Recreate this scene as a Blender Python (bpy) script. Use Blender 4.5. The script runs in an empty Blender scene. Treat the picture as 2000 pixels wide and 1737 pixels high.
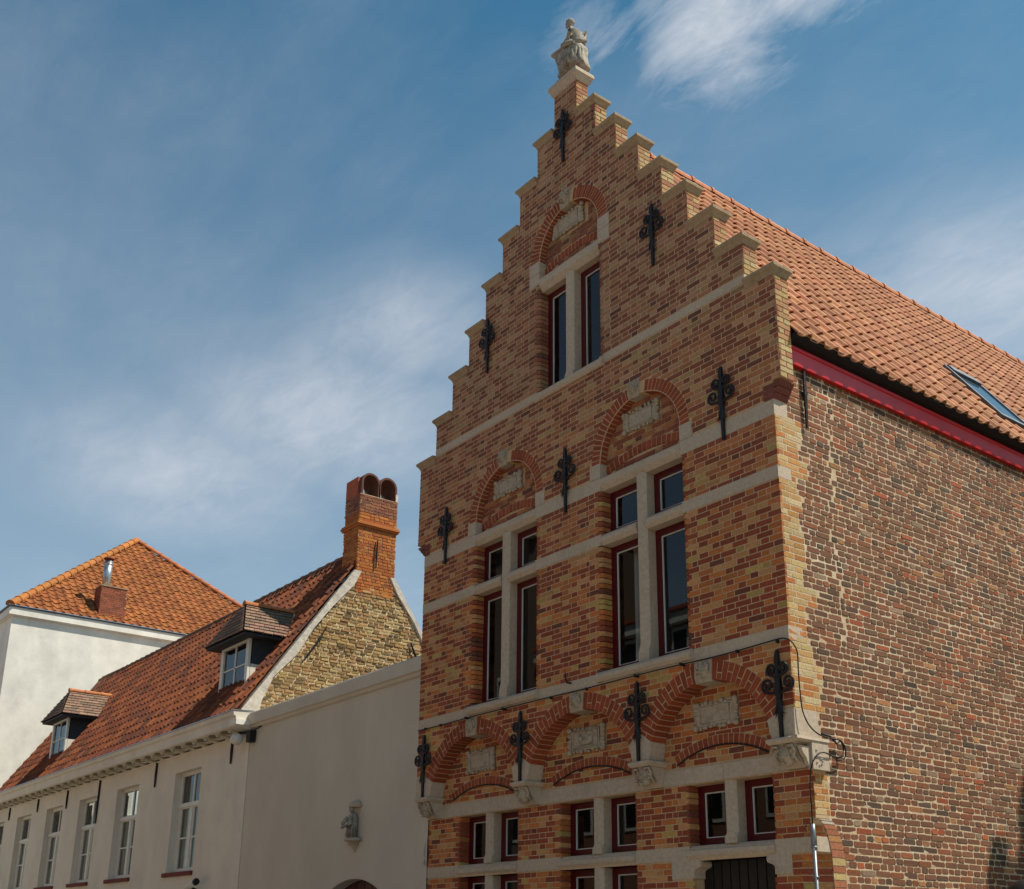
import bpy, math, random
from mathutils import Vector, Matrix
random.seed(11)
C = bpy.context.scene.collection
SC = bpy.context.scene

# ------------------------------------------------------------------ camera
YAW, PITCH, ROLL, FPX, CXP, CYP = 0.9217, 0.3133, 0.0113, 2247.3162, 1000.0, 1122.4191
CAM = Vector((6.44370627, -8.01662855, 1.6))
_cy, _sy, _cp, _sp = math.cos(YAW), math.sin(YAW), math.cos(PITCH), math.sin(PITCH)
FWD = Vector((-_sy*_cp, _cy*_cp, _sp)); _r = Vector((_cy, _sy, 0)); _u = _r.cross(FWD)
RIGHT = math.cos(ROLL)*_r + math.sin(ROLL)*_u
UP = -math.sin(ROLL)*_r + math.cos(ROLL)*_u
cam = bpy.data.objects.new('camera', bpy.data.cameras.new('camera')); C.objects.link(cam)
m = Matrix.Identity(4)
for i in range(3):
    m[i][0] = RIGHT[i]; m[i][1] = UP[i]; m[i][2] = -FWD[i]; m[i][3] = CAM[i]
cam.matrix_world = m
cam.data.sensor_width = 36; cam.data.lens = FPX/2000*36
cam.data.shift_y = (CYP-868.5)/2000; cam.data.clip_start = 0.05; cam.data.clip_end = 3000
SC.camera = cam

def project(p):
    d = Vector(p)-CAM; z = d.dot(FWD)
    if z < 0.1: return (-9999, -9999, 0.1)
    return (CXP+FPX*d.dot(RIGHT)/z, CYP-FPX*d.dot(UP)/z, z)

# ------------------------------------------------------------------ sun, sky, exposure
SUN = Vector((1.0, 1.1, 2.15)).normalized()          # direction towards the sun
sun = bpy.data.objects.new('sun', bpy.data.lights.new('sun', 'SUN')); C.objects.link(sun)
sun.rotation_mode = 'QUATERNION'; sun.rotation_quaternion = SUN.to_track_quat('Z', 'Y')
sun.data.energy = 4.5; sun.data.angle = math.radians(0.5); sun.data.color = (1.0, 0.91, 0.78)

W = bpy.data.worlds.new('World'); SC.world = W; W.use_nodes = True
nt = W.node_tree; nt.nodes.clear()
def N(t, **k):
    n = nt.nodes.new(t)
    for a, b in k.items(): setattr(n, a, b)
    return n
L = lambda a, b: nt.links.new(a, b)
sky = N('ShaderNodeTexSky'); sky.sky_type = 'NISHITA'; sky.sun_disc = False
sky.sun_elevation = math.asin(SUN.z); sky.sun_rotation = math.atan2(SUN.x, SUN.y)
sky.air_density = 1.0; sky.dust_density = 1.2; sky.ozone_density = 1.5
tc = N('ShaderNodeTexCoord')
sep = N('ShaderNodeSeparateXYZ'); L(tc.outputs['Generated'], sep.inputs[0])
def M(op, a, b=None, c=None, clamp=False):
    n = N('ShaderNodeMath', operation=op); n.use_clamp = clamp
    for i, v in enumerate((a, b, c)):
        if v is None: continue
        if isinstance(v, (int, float)): n.inputs[i].default_value = v
        else: L(v, n.inputs[i])
    return n.outputs[0]
zz = M('MAXIMUM', M('ADD', sep.outputs[2], 0.12), 0.05)
comb = N('ShaderNodeCombineXYZ'); L(M('DIVIDE', sep.outputs[0], zz), comb.inputs[0]); L(M('DIVIDE', sep.outputs[1], zz), comb.inputs[1])
def noise(scale, detail, rough, dist, loc, sc=(1, 1, 1), rot=0):
    mp = N('ShaderNodeMapping'); L(comb.outputs[0], mp.inputs[0])
    mp.inputs['Location'].default_value = loc; mp.inputs['Scale'].default_value = sc; mp.inputs['Rotation'].default_value = (0, 0, rot)
    n = N('ShaderNodeTexNoise'); n.inputs['Scale'].default_value = scale; n.inputs['Detail'].default_value = detail
    n.inputs['Roughness'].default_value = rough; n.inputs['Distortion'].default_value = dist
    L(mp.outputs[0], n.inputs['Vector']); return n.outputs[0]
def skyuv(px, py):
    d = (RIGHT*((px-CXP)/FPX) - UP*((py-CYP)/FPX) + FWD).normalized(); z = max(d.z+0.12, .05)
    return (d.x/z, d.y/z)
def blob(px, py, rx, ry):
    a = skyuv(px, py); b = skyuv(px+rx, py+ry)
    r = math.hypot(b[0]-a[0], b[1]-a[1])
    d = N('ShaderNodeVectorMath', operation='DISTANCE'); L(comb.outputs[0], d.inputs[0]); d.inputs[1].default_value = (a[0], a[1], 0)
    n = N('ShaderNodeMapRange'); n.interpolation_type = 'SMOOTHSTEP'
    L(d.outputs['Value'], n.inputs[0]); n.inputs[1].default_value = 0; n.inputs[2].default_value = r
    n.inputs[3].default_value = 1; n.inputs[4].default_value = 0
    return n.outputs[0]
n1 = noise(1.1, 7, .62, .35, (3.1, 1.7, 0), (1, 1.7, 1), .5)
n2 = noise(3.4, 8, .6, .2, (0.3, 5.2, 0))
wisps = M('MULTIPLY', M('SUBTRACT', M('ADD', M('MULTIPLY', n1, .75), M('MULTIPLY', n2, .25)), .44), 2.2, clamp=True)
n3 = noise(2.6, 11, .62, .25, (1.3, 4.2, 0), (1, 1.5, 1), .7)
n4 = noise(7.5, 10, .66, .5, (2.2, .7, 0), (1, 2.2, 1), -.5)
cloudy = M('MAXIMUM', M('MAXIMUM', M('MULTIPLY', blob(1400, 60, 330, 30), 1.0), M('MULTIPLY', blob(1560, -40, 330, 0), .9)), M('MULTIPLY', blob(1180, 80, 260, 0), .62))
tex = M('ADD', M('MULTIPLY', n3, .55), M('MULTIPLY', n4, .45))
cl2 = M('MULTIPLY', M('SUBTRACT', M('ADD', M('MULTIPLY', cloudy, .62), M('MULTIPLY', tex, 1.7)), 1.10), 1.7, clamp=True)
cl2 = M('MULTIPLY', cl2, M('MULTIPLY', cloudy, 1.6, clamp=True))
haz = M('MULTIPLY', M('MAXIMUM', M('MAXIMUM', M('MULTIPLY', blob(330, 930, 430, 0), .36), M('MULTIPLY', blob(640, 830, 430, 0), .42)), M('MAXIMUM', M('MULTIPLY', blob(800, 640, 300, 0), .40), M('MULTIPLY', blob(1950, 560, 520, 0), .45))), M('ADD', M('MULTIPLY', tex, 2.2), -.40))
lowh = N('ShaderNodeMapRange'); L(sep.outputs[2], lowh.inputs[0]); lowh.inputs[1].default_value = .75; lowh.inputs[2].default_value = .0
lowh.inputs[3].default_value = 0; lowh.inputs[4].default_value = .55
cov = M('ADD', M('ADD', M('MULTIPLY', M('MULTIPLY', wisps, n4), .42), M('MULTIPLY', cl2, .95)), M('ADD', haz, lowh.outputs[0]), clamp=True)
cov = M('MULTIPLY', cov, .93)
mix = N('ShaderNodeMixRGB'); L(cov, mix.inputs[0])
tint = N('ShaderNodeMixRGB', blend_type='MULTIPLY'); tint.inputs[0].default_value = 1; L(sky.outputs[0], tint.inputs[1]); tint.inputs[2].default_value = (.17, .66, .74, 1)
L(tint.outputs[0], mix.inputs[1]); mix.inputs[2].default_value = (5.9, 6.0, 6.3, 1)
bg = N('ShaderNodeBackground'); L(mix.outputs[0], bg.inputs[0]); bg.inputs[1].default_value = 0.098
wo = N('ShaderNodeOutputWorld'); L(bg.outputs[0], wo.inputs[0])
SC.view_settings.view_transform = 'Standard'; SC.view_settings.look = 'None'
SC.view_settings.exposure = 0.45; SC.view_settings.gamma = 1.0; SC.view_settings.use_curve_mapping = False
SC.render.engine = 'CYCLES'
SC.cycles.max_bounces = 6

# ------------------------------------------------------------------ materials
MATS = {}
def material(name, col=None, rough=.85, attr=None, n_scale=20, n_amt=.25, stain=None, bump=.0, b_scale=60, metal=0, spec=.3, coat=0):
    """col: base colour; attr: 'face' (per-face colour) or 'object' (object colour); grain by noise."""
    if name in MATS: return MATS[name]
    mt = bpy.data.materials.new(name); mt.use_nodes = True; MATS[name] = mt
    t = mt.node_tree; b = t.nodes['Principled BSDF']
    b.inputs['Roughness'].default_value = rough; b.inputs['Metallic'].default_value = metal
    b.inputs['Specular IOR Level'].default_value = spec; b.inputs['Coat Weight'].default_value = coat
    g = t.nodes.new('ShaderNodeNewGeometry')
    no = t.nodes.new('ShaderNodeTexNoise'); no.inputs['Scale'].default_value = n_scale; no.inputs['Detail'].default_value = 6; no.inputs['Roughness'].default_value = .65
    t.links.new(g.outputs['Position'], no.inputs['Vector'])
    mr = t.nodes.new('ShaderNodeMapRange'); mr.inputs[1].default_value = .3; mr.inputs[2].default_value = .7
    mr.inputs[3].default_value = 1-n_amt; mr.inputs[4].default_value = 1+n_amt
    t.links.new(no.outputs[0], mr.inputs[0])
    if attr == 'face':
        a = t.nodes.new('ShaderNodeAttribute'); a.attribute_name = 'col'; src = a.outputs['Color']
    elif attr == 'object':
        a = t.nodes.new('ShaderNodeObjectInfo'); src = a.outputs['Color']
    else:
        a = t.nodes.new('ShaderNodeRGB'); a.outputs[0].default_value = (*col, 1); src = a.outputs[0]
    if stain:   # (colour, scale, threshold, amount): blotches of wear
        sn = t.nodes.new('ShaderNodeTexNoise'); sn.inputs['Scale'].default_value = stain[1]; sn.inputs['Detail'].default_value = 7; sn.inputs['Roughness'].default_value = .7
        t.links.new(g.outputs['Position'], sn.inputs['Vector'])
        sr = t.nodes.new('ShaderNodeMapRange'); sr.inputs[1].default_value = stain[2]; sr.inputs[2].default_value = stain[2]+.18
        sr.inputs[3].default_value = 0; sr.inputs[4].default_value = stain[3]; t.links.new(sn.outputs[0], sr.inputs[0])
        mx = t.nodes.new('ShaderNodeMixRGB'); t.links.new(sr.outputs[0], mx.inputs[0]); t.links.new(src, mx.inputs[1]); mx.inputs[2].default_value = (*stain[0], 1)
        src = mx.outputs[0]
    wn = t.nodes.new('ShaderNodeTexNoise'); wn.inputs['Scale'].default_value = .9; wn.inputs['Detail'].default_value = 5; wn.inputs['Roughness'].default_value = .6
    wm = t.nodes.new('ShaderNodeMapping'); wm.inputs['Scale'].default_value = (1.6, 1.6, .55); t.links.new(g.outputs['Position'], wm.inputs[0]); t.links.new(wm.outputs[0], wn.inputs['Vector'])
    wr = t.nodes.new('ShaderNodeMapRange'); wr.inputs[1].default_value = .3; wr.inputs[2].default_value = .7; wr.inputs[3].default_value = .92; wr.inputs[4].default_value = 1.07; t.links.new(wn.outputs[0], wr.inputs[0])
    w2 = t.nodes.new('ShaderNodeMath'); w2.operation = 'MULTIPLY'; t.links.new(wr.outputs[0], w2.inputs[0]); t.links.new(mr.outputs[0], w2.inputs[1]); mr = w2
    mu = t.nodes.new('ShaderNodeVectorMath'); mu.operation = 'SCALE'
    t.links.new(src, mu.inputs[0]); t.links.new(mr.outputs[0], mu.inputs['Scale'])
    t.links.new(mu.outputs[0], b.inputs['Base Color'])
    if bump:
        bn = t.nodes.new('ShaderNodeTexNoise'); bn.inputs['Scale'].default_value = b_scale; bn.inputs['Detail'].default_value = 5
        t.links.new(g.outputs['Position'], bn.inputs['Vector'])
        bu = t.nodes.new('ShaderNodeBump'); bu.inputs['Strength'].default_value = bump; bu.inputs['Distance'].default_value = .01
        t.links.new(bn.outputs[0], bu.inputs['Height']); t.links.new(bu.outputs[0], b.inputs['Normal'])
    return mt
BRJ = material('brick_joined', attr='face', rough=.9, n_scale=45, n_amt=.3, bump=.35, b_scale=110, stain=((.30, .21, .15), 9, .62, .3))
BRO = material('brick_single', attr='object', rough=.9, n_scale=45, n_amt=.3, bump=.35, b_scale=110, stain=((.30, .21, .15), 9, .62, .3))
OBJ = material('old_brick_joined', attr='face', rough=.95, n_scale=60, n_amt=.38, bump=.7, b_scale=80, stain=((.20, .14, .09), 2.2, .55, .45))
OBO = material('old_brick_single', attr='object', rough=.95, n_scale=60, n_amt=.38, bump=.7, b_scale=80, stain=((.20, .14, .09), 2.2, .55, .45))
TIJ = material('tile_joined', attr='face', rough=.8, n_scale=16, n_amt=.22, bump=.2, b_scale=60)
TIO = material('tile_single', attr='object', rough=.8, n_scale=16, n_amt=.22, bump=.2, b_scale=60)
MOR = material('mortar', (.50, .345, .20), n_scale=30, n_amt=.2, bump=.4)
MOS = material('old_mortar', (.49, .37, .23), n_scale=14, n_amt=.22, bump=.6, stain=((.72, .62, .46), 1.1, .5, .6))
STO = material('dressed_stone', (.46, .37, .275), n_scale=30, n_amt=.16, bump=.3, b_scale=120, stain=((.30, .25, .2), 4, .55, .5))
COP = material('coping_stone', (.33, .24, .145), n_scale=25, n_amt=.2, bump=.35, stain=((.2, .15, .09), 5, .52, .6))
CAR = material('carved_stone', (.40, .325, .235), n_scale=40, n_amt=.2, bump=.4, b_scale=90, stain=((.22, .17, .12), 14, .50, .75))
WEA = material('weathered_stone', (.34, .30, .24), n_scale=20, n_amt=.3, bump=.5, b_scale=60, stain=((.11, .095, .075), 7, .45, .8))
IRO = material('wrought_iron', (.012, .012, .013), rough=.5, n_amt=.3, bump=.4)
RED = material('red_frame_paint', (.075, .005, .007), rough=.4, n_amt=.1)
FAS = material('red_fascia_paint', (.52, .012, .010), rough=.3, n_amt=.12, n_scale=6, spec=.5, stain=((.38, .05, .045), 2.0, .55, .5))
WHT = material('white_bead_paint', (.55, .55, .52), rough=.5, n_amt=.05)
WFR = material('white_frame_paint', (.66, .65, .59), rough=.5, n_amt=.08)
PLA = material('white_wall_paint', (.68, .62, .52), rough=.9, n_scale=2.2, n_amt=.05, bump=.35, b_scale=28, stain=((.56, .51, .43), .9, .52, .4))
PLB = material('cream_wall_paint', (.57, .51, .415), rough=.95, n_scale=120, n_amt=.06, bump=.5, b_scale=160, stain=((.52, .46, .37), .9, .5, .4))
PLC = material('bright_wall_paint', (.74, .71, .64), rough=.95, n_scale=2, n_amt=.09, bump=.3, b_scale=20, stain=((.58, .54, .47), .9, .5, .55))
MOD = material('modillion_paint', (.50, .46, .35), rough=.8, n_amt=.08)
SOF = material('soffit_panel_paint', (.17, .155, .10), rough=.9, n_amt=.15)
VER = material('verge_mortar', (.55, .50, .43), n_scale=8, n_amt=.25, bump=.9, b_scale=14)
ZIN = material('zinc', (.42, .44, .46), rough=.35, metal=.8, n_scale=7, n_amt=.3)
LEA = material('lead', (.10, .11, .13), rough=.55, metal=.3, n_scale=9, n_amt=.3)
BLK = material('gutter_black', (.012, .009, .008), rough=.8, n_amt=.2)  # near-black colour of the eaves gutter
DOO = material('door_paint', (.010, .011, .010), rough=.45, n_amt=.3)
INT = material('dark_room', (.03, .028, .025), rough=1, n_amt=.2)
CUR = material('curtain', (.62, .66, .60), rough=1, n_scale=3, n_amt=.12)
CUW = material('white_curtain', (.5, .5, .5), rough=1, n_scale=3, n_amt=.12)
CAB = material('black_cable', (.012, .012, .012), rough=.6, n_amt=.1)
PIP = material('grey_pipe', (.20, .22, .24), rough=.4, n_amt=.2, metal=.3)
STR = material('street_setts', (.27, .225, .175), rough=.85, n_scale=14, n_amt=.4, bump=.8, b_scale=18)
PAV = material('pavement_slabs', (.34, .30, .25), rough=.85, n_scale=5, n_amt=.2, bump=.3)
ASH = material('slate_board', (.035, .038, .045), rough=.7, n_scale=20, n_amt=.4)
RSI = material('red_sill_tile', (.16, .03, .02), rough=.8, n_amt=.3)
BRP = material('plain_brick', (.25, .12, .075), n_scale=30, n_amt=.3, bump=.4)
GLA = bpy.data.materials.new('window_glass'); GLA.use_nodes = True
t = GLA.node_tree; t.nodes.clear()
o_ = t.nodes.new('ShaderNodeOutputMaterial'); mx = t.nodes.new('ShaderNodeMixShader'); tr = t.nodes.new('ShaderNodeBsdfTransparent'); gl = t.nodes.new('ShaderNodeBsdfGlossy')
fr = t.nodes.new('ShaderNodeFresnel'); fr.inputs['IOR'].default_value = 1.5
tr.inputs[0].default_value = (.7, .75, .74, 1); gl.inputs['Roughness'].default_value = .015; gl.inputs[0].default_value = (.95, .97, 1, 1)
t.links.new(fr.outputs[0], mx.inputs[0]); t.links.new(tr.outputs[0], mx.inputs[1]); t.links.new(gl.outputs[0], mx.inputs[2]); t.links.new(mx.outputs[0], o_.inputs[0])

# ------------------------------------------------------------------ mesh helpers
class MB:
    def __init__(s): s.v = []; s.f = []; s.c = []
    def add(s, vs, fs, col=None):
        k = len(s.v); s.v.extend([tuple(p) for p in vs])
        for f in fs: s.f.append([i+k for i in f]); s.c.append(col or (.5, .5, .5))
        return s
    def box(s, a, b, col=None):
        x0, y0, z0 = a; x1, y1, z1 = b
        return s.add([(x0, y0, z0), (x1, y0, z0), (x1, y1, z0), (x0, y1, z0), (x0, y0, z1), (x1, y0, z1), (x1, y1, z1), (x0, y1, z1)],
                     [(0, 3, 2, 1), (4, 5, 6, 7), (0, 1, 5, 4), (1, 2, 6, 5), (2, 3, 7, 6), (3, 0, 4, 7)], col)
    def loft(s, rings, col=None, caps=True):
        n = len(rings[0]); vs = [p for r in rings for p in r]; fs = []
        for i in range(len(rings)-1):
            for j in range(n):
                a = i*n+j; b = i*n+(j+1) % n; fs.append((a, b, b+n, a+n))
        if caps: fs.append(tuple(range(n))[::-1]); fs.append(tuple(range((len(rings)-1)*n, len(rings)*n)))
        return s.add(vs, fs, col)
    def prism(s, poly, axis, a, b, col=None):
        """extrude 2D polygon along axis ('x','y','z') from a to b; poly in the other two axes in order"""
        def P(p, t):
            if axis == 'x': return (t, p[0], p[1])
            if axis == 'y': return (p[0], t, p[1])
            return (p[0], p[1], t)
        return s.loft([[P(p, a) for p in poly], [P(p, b) for p in poly]], col)
    def tube(s, pts, r, n=6, col=None):
        pts = [Vector(p) for p in pts]; rings = []
        rr = r if isinstance(r, (list, tuple)) else [r]*len(pts)
        for i, p in enumerate(pts):
            d = (pts[min(i+1, len(pts)-1)]-pts[max(i-1, 0)]).normalized()
            a = d.cross(Vector((0, 0, 1)) if abs(d.z) < .9 else Vector((0, 1, 0))).normalized(); b = d.cross(a)
            rings.append([p+rr[i]*(math.cos(2*math.pi*k/n)*a+math.sin(2*math.pi*k/n)*b) for k in range(n)])
        return s.loft(rings, col)
    def ball(s, c, r, nu=10, nv=7, col=None, fn=None):
        rx, ry, rz = r if isinstance(r, (list, tuple)) else (r, r, r); rings = []
        for i in range(1, nv):
            th = math.pi*i/nv; ring = []
            for k in range(nu):
                ph = 2*math.pi*k/nu; d = Vector((math.sin(th)*math.cos(ph), math.sin(th)*math.sin(ph), math.cos(th)))
                q = fn(d) if fn else 1
                ring.append((c[0]+d.x*rx*q, c[1]+d.y*ry*q, c[2]+d.z*rz*q))
            rings.append(ring)
        return s.loft(rings, col)
    def obj(s, name, mat, parent=None, smooth=False, kind=None, **k):
        me = bpy.data.meshes.new(name); me.from_pydata(s.v, [], s.f)
        if mat.name.endswith('_joined'):
            at = me.attributes.new('col', 'FLOAT_COLOR', 'FACE')
            buf = []
            for c_ in s.c: buf.extend((*c_, 1))
            at.data.foreach_set('color', buf)
        me.materials.append(mat)
        me.update()
        if smooth:
            me.polygons.foreach_set('use_smooth', [True]*len(me.polygons))
        return link(name, me, parent, kind)
def fix_normals(me):
    import bmesh
    b = bmesh.new(); b.from_mesh(me); bmesh.ops.recalc_face_normals(b, faces=b.faces); b.to_mesh(me); b.free()
def link(name, me, parent=None, kind=None):
    o = bpy.data.objects.new(name, me); C.objects.link(o)
    if parent: o.parent = parent
    if kind: o['kind'] = kind
    return o
def tag(o, label=None, cat=None, group=None, kind=None):
    if label: o['label'] = label
    if cat: o['category'] = cat
    if group: o['group'] = group
    if kind: o['kind'] = kind
    return o
def thing(name, label, cat, group=None):
    o = bpy.data.objects.new(name, None); o.empty_display_size = .3; C.objects.link(o); return tag(o, label, cat, group)
def U(a, b): return random.uniform(a, b)
def jit(c, a=.12):
    k = U(1-a, 1+a); return tuple(max(.004, x*k*U(.96, 1.04)) for x in c)

# brick pieces: collected as records, the largest become objects, the rest one joined part
_mc = {}
def brick_mesh(w, h, d, style, mat):
    key = (round(w/.01), round(h/.004), round(d/.01), style, mat.name)
    if key in _mc: return _mc[key]
    b = MB(); brick_geo(b, Matrix.Identity(4), w, h, d, style, None, random.Random(hash(key) & 0xffff))
    me = bpy.data.meshes.new('brick'); me.from_pydata(b.v, [], b.f); me.materials.append(mat); me.update(); _mc[key] = me
    return me
def brick_geo(b, mat4, w, h, d, style, col, rnd=random):
    """local frame: x along course 0..w, y up 0..h, z out of the wall (0 = face, -d = back)"""
    if style == 'old':
        c = min(.010, h*.2, w*.2); j = lambda a=.004: rnd.uniform(-a, a)
        rim = [(c+j(), j(.003)), (w-c+j(), j(.003)), (w+j(.003), c+j()), (w+j(.003), h-c+j()), (w-c+j(), h+j(.003)), (c+j(), h+j(.003)), (j(.003), h-c+j()), (j(.003), c+j())]
        cx, cy = w/2, h/2; tz = rnd.uniform(-.002, .002); ty = rnd.uniform(-.002, .002)
        ins = [((x-cx)*.95+cx, (y-cy)*.86+cy) for x, y in rim]
        vs = [(x, y, -d) for x, y in rim]+[(x, y, -.0018) for x, y in rim]+[(x, y, tz*(x-cx)/w*2+ty*(y-cy)/h*2) for x, y in ins]
        fs = [(i, (i+1) % 8, (i+1) % 8+8, i+8) for i in range(8)]+[(i+8, (i+1) % 8+8, (i+1) % 8+16, i+16) for i in range(8)]+[tuple(range(16, 24))]
    else:
        c = .003; tz = rnd.uniform(-.0012, .0012)
        vs = [(0, 0, -d), (w, 0, -d), (w, h, -d), (0, h, -d), (0, 0, -c), (w, 0, -c), (w, h, -c), (0, h, -c), (c, c, tz), (w-c, c, 0), (w-c, h-c, -tz), (c, h-c, 0)]
        fs = [(0, 1, 5, 4), (1, 2, 6, 5), (2, 3, 7, 6), (3, 0, 4, 7), (4, 5, 9, 8), (5, 6, 10, 9), (6, 7, 11, 10), (7, 4, 8, 11), (8, 9, 10, 11)]
    b.add([mat4 @ Vector(v) for v in vs], fs, col)
def frame(o, ux, uy):
    ux = Vector(ux).normalized(); uy = Vector(uy).normalized(); n = ux.cross(uy)
    m4 = Matrix.Identity(4)
    for i in range(3): m4[i][0] = ux[i]; m4[i][1] = uy[i]; m4[i][2] = n[i]; m4[i][3] = o[i]
    return m4
class Pieces:
    """records of alike pieces of one thing"""
    def __init__(s): s.r = []
    def brick(s, parent, o, ux, uy, w, h, d, style, col):
        s.r.append((parent, frame(o, ux, uy), w, h, d, style, col))
    def build(s, nmax, name, joined, mo, mj):
        def area(r):
            p = project(r[1] @ Vector((r[2]/2, r[3]/2, 0)))
            if not (5 < p[0] < 1995 and 5 < p[1] < 1732): return 0
            q = project(r[1] @ Vector((r[2], r[3]/2, 0))); e = project(r[1] @ Vector((r[2]/2, r[3], 0)))
            return abs((q[0]-p[0])*(e[1]-p[1])-(q[1]-p[1])*(e[0]-p[0]))
        s.r.sort(key=area, reverse=True)
        for r in s.r[:nmax]:
            o = link(name, brick_mesh(r[2], r[3], r[4], r[5], mo), r[0]); o.matrix_local = r[1]; o.color = (*r[6], 1)
        by = {}
        for r in s.r[nmax:]: by.setdefault(r[0], []).append(r)
        for p, rs in by.items():
            b = MB()
            for r in rs: brick_geo(b, r[1], r[2], r[3], r[4], r[5], r[6])
            b.obj(joined, mj, p, kind='stuff')

def subtract(iv, a, b):
    out = []
    for x0, x1 in iv:
        if b <= x0 or a >= x1: out.append((x0, x1)); continue
        if a > x0: out.append((x0, a))
        if b < x1: out.append((b, x1))
    return out
def flemish(x0, x1, row, st=.193, hd=.092, jt=.0105, ph=0.0):
    """brick intervals in Flemish bond clipped to x0..x1"""
    per = st+hd+2*jt; off = (row % 2)*(per/2)+ph; k = math.floor((x0-off)/per)-1; out = []
    x = off+k*per
    while x < x1:
        for w in (st, hd):
            a, b = x, x+w; x += w+jt
            if b > x0 and a < x1:
                a2, b2 = max(a, x0), min(b, x1)
                out.append([a2, b2])
    if len(out) > 1 and out[0][1]-out[0][0] < .04: out[1][0] = out[0][0]; out.pop(0)
    if len(out) > 1 and out[-1][1]-out[-1][0] < .04: out[-2][1] = out[-1][1]; out.pop()
    return [o for o in out if o[1]-o[0] > .02]
def english(x0, x1, row, st=.2, hd=.098, jt=.0115):
    w = st if row % 2 else hd; out = []; x = x0-U(0, w)
    while x < x1:
        ww = w*U(.86, 1.08)
        if random.random() < .07: ww = (hd if row % 2 else st)*U(.9, 1.1)
        a, b = max(x, x0), min(x+ww, x1); x += ww+jt
        if b-a > .035: out.append([a, b])
    return out
def fcol(z):
    r = random.random(); k = min(1, max(0, (z-5.2)/3.2))
    if r < .42: c = (.255, .060, .026); d = (.215, .082, .048)
    elif r < .70: c = (.43, .142, .040); d = (.31, .145, .075)
    elif r < .89: c = (.45, .225, .09); d = (.36, .205, .115)
    elif r < .95: c = (.40, .26, .08); d = (.31, .20, .10)
    else: c = (.15, .05, .030); d = (.14, .06, .042)
    return jit(tuple(a*(1-k)+b*k for a, b in zip(c, d)), .14)
def qcol():
    return jit(random.choice([(.42, .20, .06), (.44, .25, .09), (.46, .31, .13), (.40, .15, .04), (.48, .36, .19)]), .12)
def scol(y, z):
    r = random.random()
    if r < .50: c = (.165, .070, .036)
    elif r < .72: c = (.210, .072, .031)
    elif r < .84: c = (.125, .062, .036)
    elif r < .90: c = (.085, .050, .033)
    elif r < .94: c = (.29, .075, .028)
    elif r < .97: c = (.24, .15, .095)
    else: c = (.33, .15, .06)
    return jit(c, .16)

# ================================================================== SETTING
def sheet(name, x0, x1, y0, y1, z, mat, th=.02):
    return tag(MB().box((x0, y0, z-th), (x1, y1, z)).obj(name, mat), kind='structure')
sheet('ground', -900, 900, -900, 900, -.05, STR)
sheet('street', -60, 40, -8.6, -1.2, 0.0, STR)
b = MB().box((-60, -1.2, -.04), (2.2, .6, .12)); tag(b.obj('pavement', PAV), kind='structure')
b = MB().box((-60, -9.9, -.04), (40, -8.6, .12)); tag(b.obj('pavement', PAV), kind='structure')

# ================================================================== MAIN HOUSE
H = thing('stepped_gable_house', 'tall brick house with stepped gable, stone bands and black iron anchors', 'house')
GX = -3.085; CR = .06                      # gable axis, course height
HW = [.58+.373*k for k in range(8)]; TZ = [11.86-.541*k for k in range(8)]
T = .20                                    # recess of the ground floor plane
PB = Pieces()
# openings in the upper wall: (centre, half width, z0, z1 lintel bottom, spring z, ri, ro)
WIN = [dict(c=-3.05, a=.5625, z0=8.12, z1=9.57, lt=9.80, sp=10.0, ri=.5625, ro=.735, band='gable'),
       dict(c=-4.285, a=.615, z0=4.39, z1=6.48, lt=6.63, sp=6.80, ri=.615, ro=.755, band='mid'),
       dict(c=-1.878, a=.6225, z0=4.39, z1=6.48, lt=6.63, sp=6.80, ri=.6225, ro=.765, band='mid')]
# lower segmental arches: centre, half width at springer, crown z (inner)
LOW = [dict(c=-4.90, a=.825), dict(c=-2.93, a=.815), dict(c=-1.05, a=.75)]
for w in LOW:
    h = .495; w['R'] = (w['a']**2+h*h)/(2*h); w['zc'] = 4.055-w['R']; w['Ro'] = w['R']+.18
BANDS = [(4.26, 4.39), (5.83, 5.957), (6.475, 6.635), (8.05, 8.15)]
def in_band(z0, z1):
    return any(a-.012 < (z0+z1)/2 < b+.012 for a, b in BANDS)
def upper_intervals(z, for_backing=False):
    if z > 11.86: iv = [(GX-.225, GX+.225)] if z < 12.36 else []
    elif z > 6.81:
        hw = None
        for k in range(8):
            if z <= TZ[k]-.10: hw = HW[k]
        if hw is None: hw = .225
        iv = [(GX-hw, GX+hw)]
    else: iv = [(-6.09, 0.0)]
    for w in WIN:
        if w['z0']-.001 < z < w['sp']: iv = subtract(iv, w['c']-w['a'], w['c']+w['a'])
        elif w['sp'] <= z < w['sp']+w['ro']:
            r = w['ro'] if not for_backing else (w['ri']+.03)
            if z-w['sp'] < r:
                q = math.sqrt(r*r-(z-w['sp'])**2); iv = subtract(iv, w['c']-q, w['c']+q)
    if z < 4.24:
        for w in LOW:
            r = w['Ro'] if not for_backing else w['R']+.03
            if z-w['zc'] < r:
                q = math.sqrt(max(0, r*r-(z-w['zc'])**2)); iv = subtract(iv, w['c']-q, w['c']+q)
        if z < 3.6: iv = [] if for_backing else []
    return iv
fw = MB()
z = 3.36
rows = []
while z < 12.37: rows.append(z); z += CR
for z0 in rows:
    zc = z0+CR/2
    for a, b in upper_intervals(zc, True):
        if zc < 3.56: continue
        ins = .006
        ja = any(abs(a-w['c']-w['a']) < .01 for w in WIN) and .05 or 0; jb_ = any(abs(b-w['c']+w['a']) < .01 for w in WIN) and .05 or 0
        fw.box((a+ins+ja, .0032, z0), (b-ins-jb_, T-.004, z0+CR))
facade = fw.obj('facade_wall', MOR, H)
fix_normals(facade.data)
jb = MB()          # rounded jamb bricks beside the openings
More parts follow.
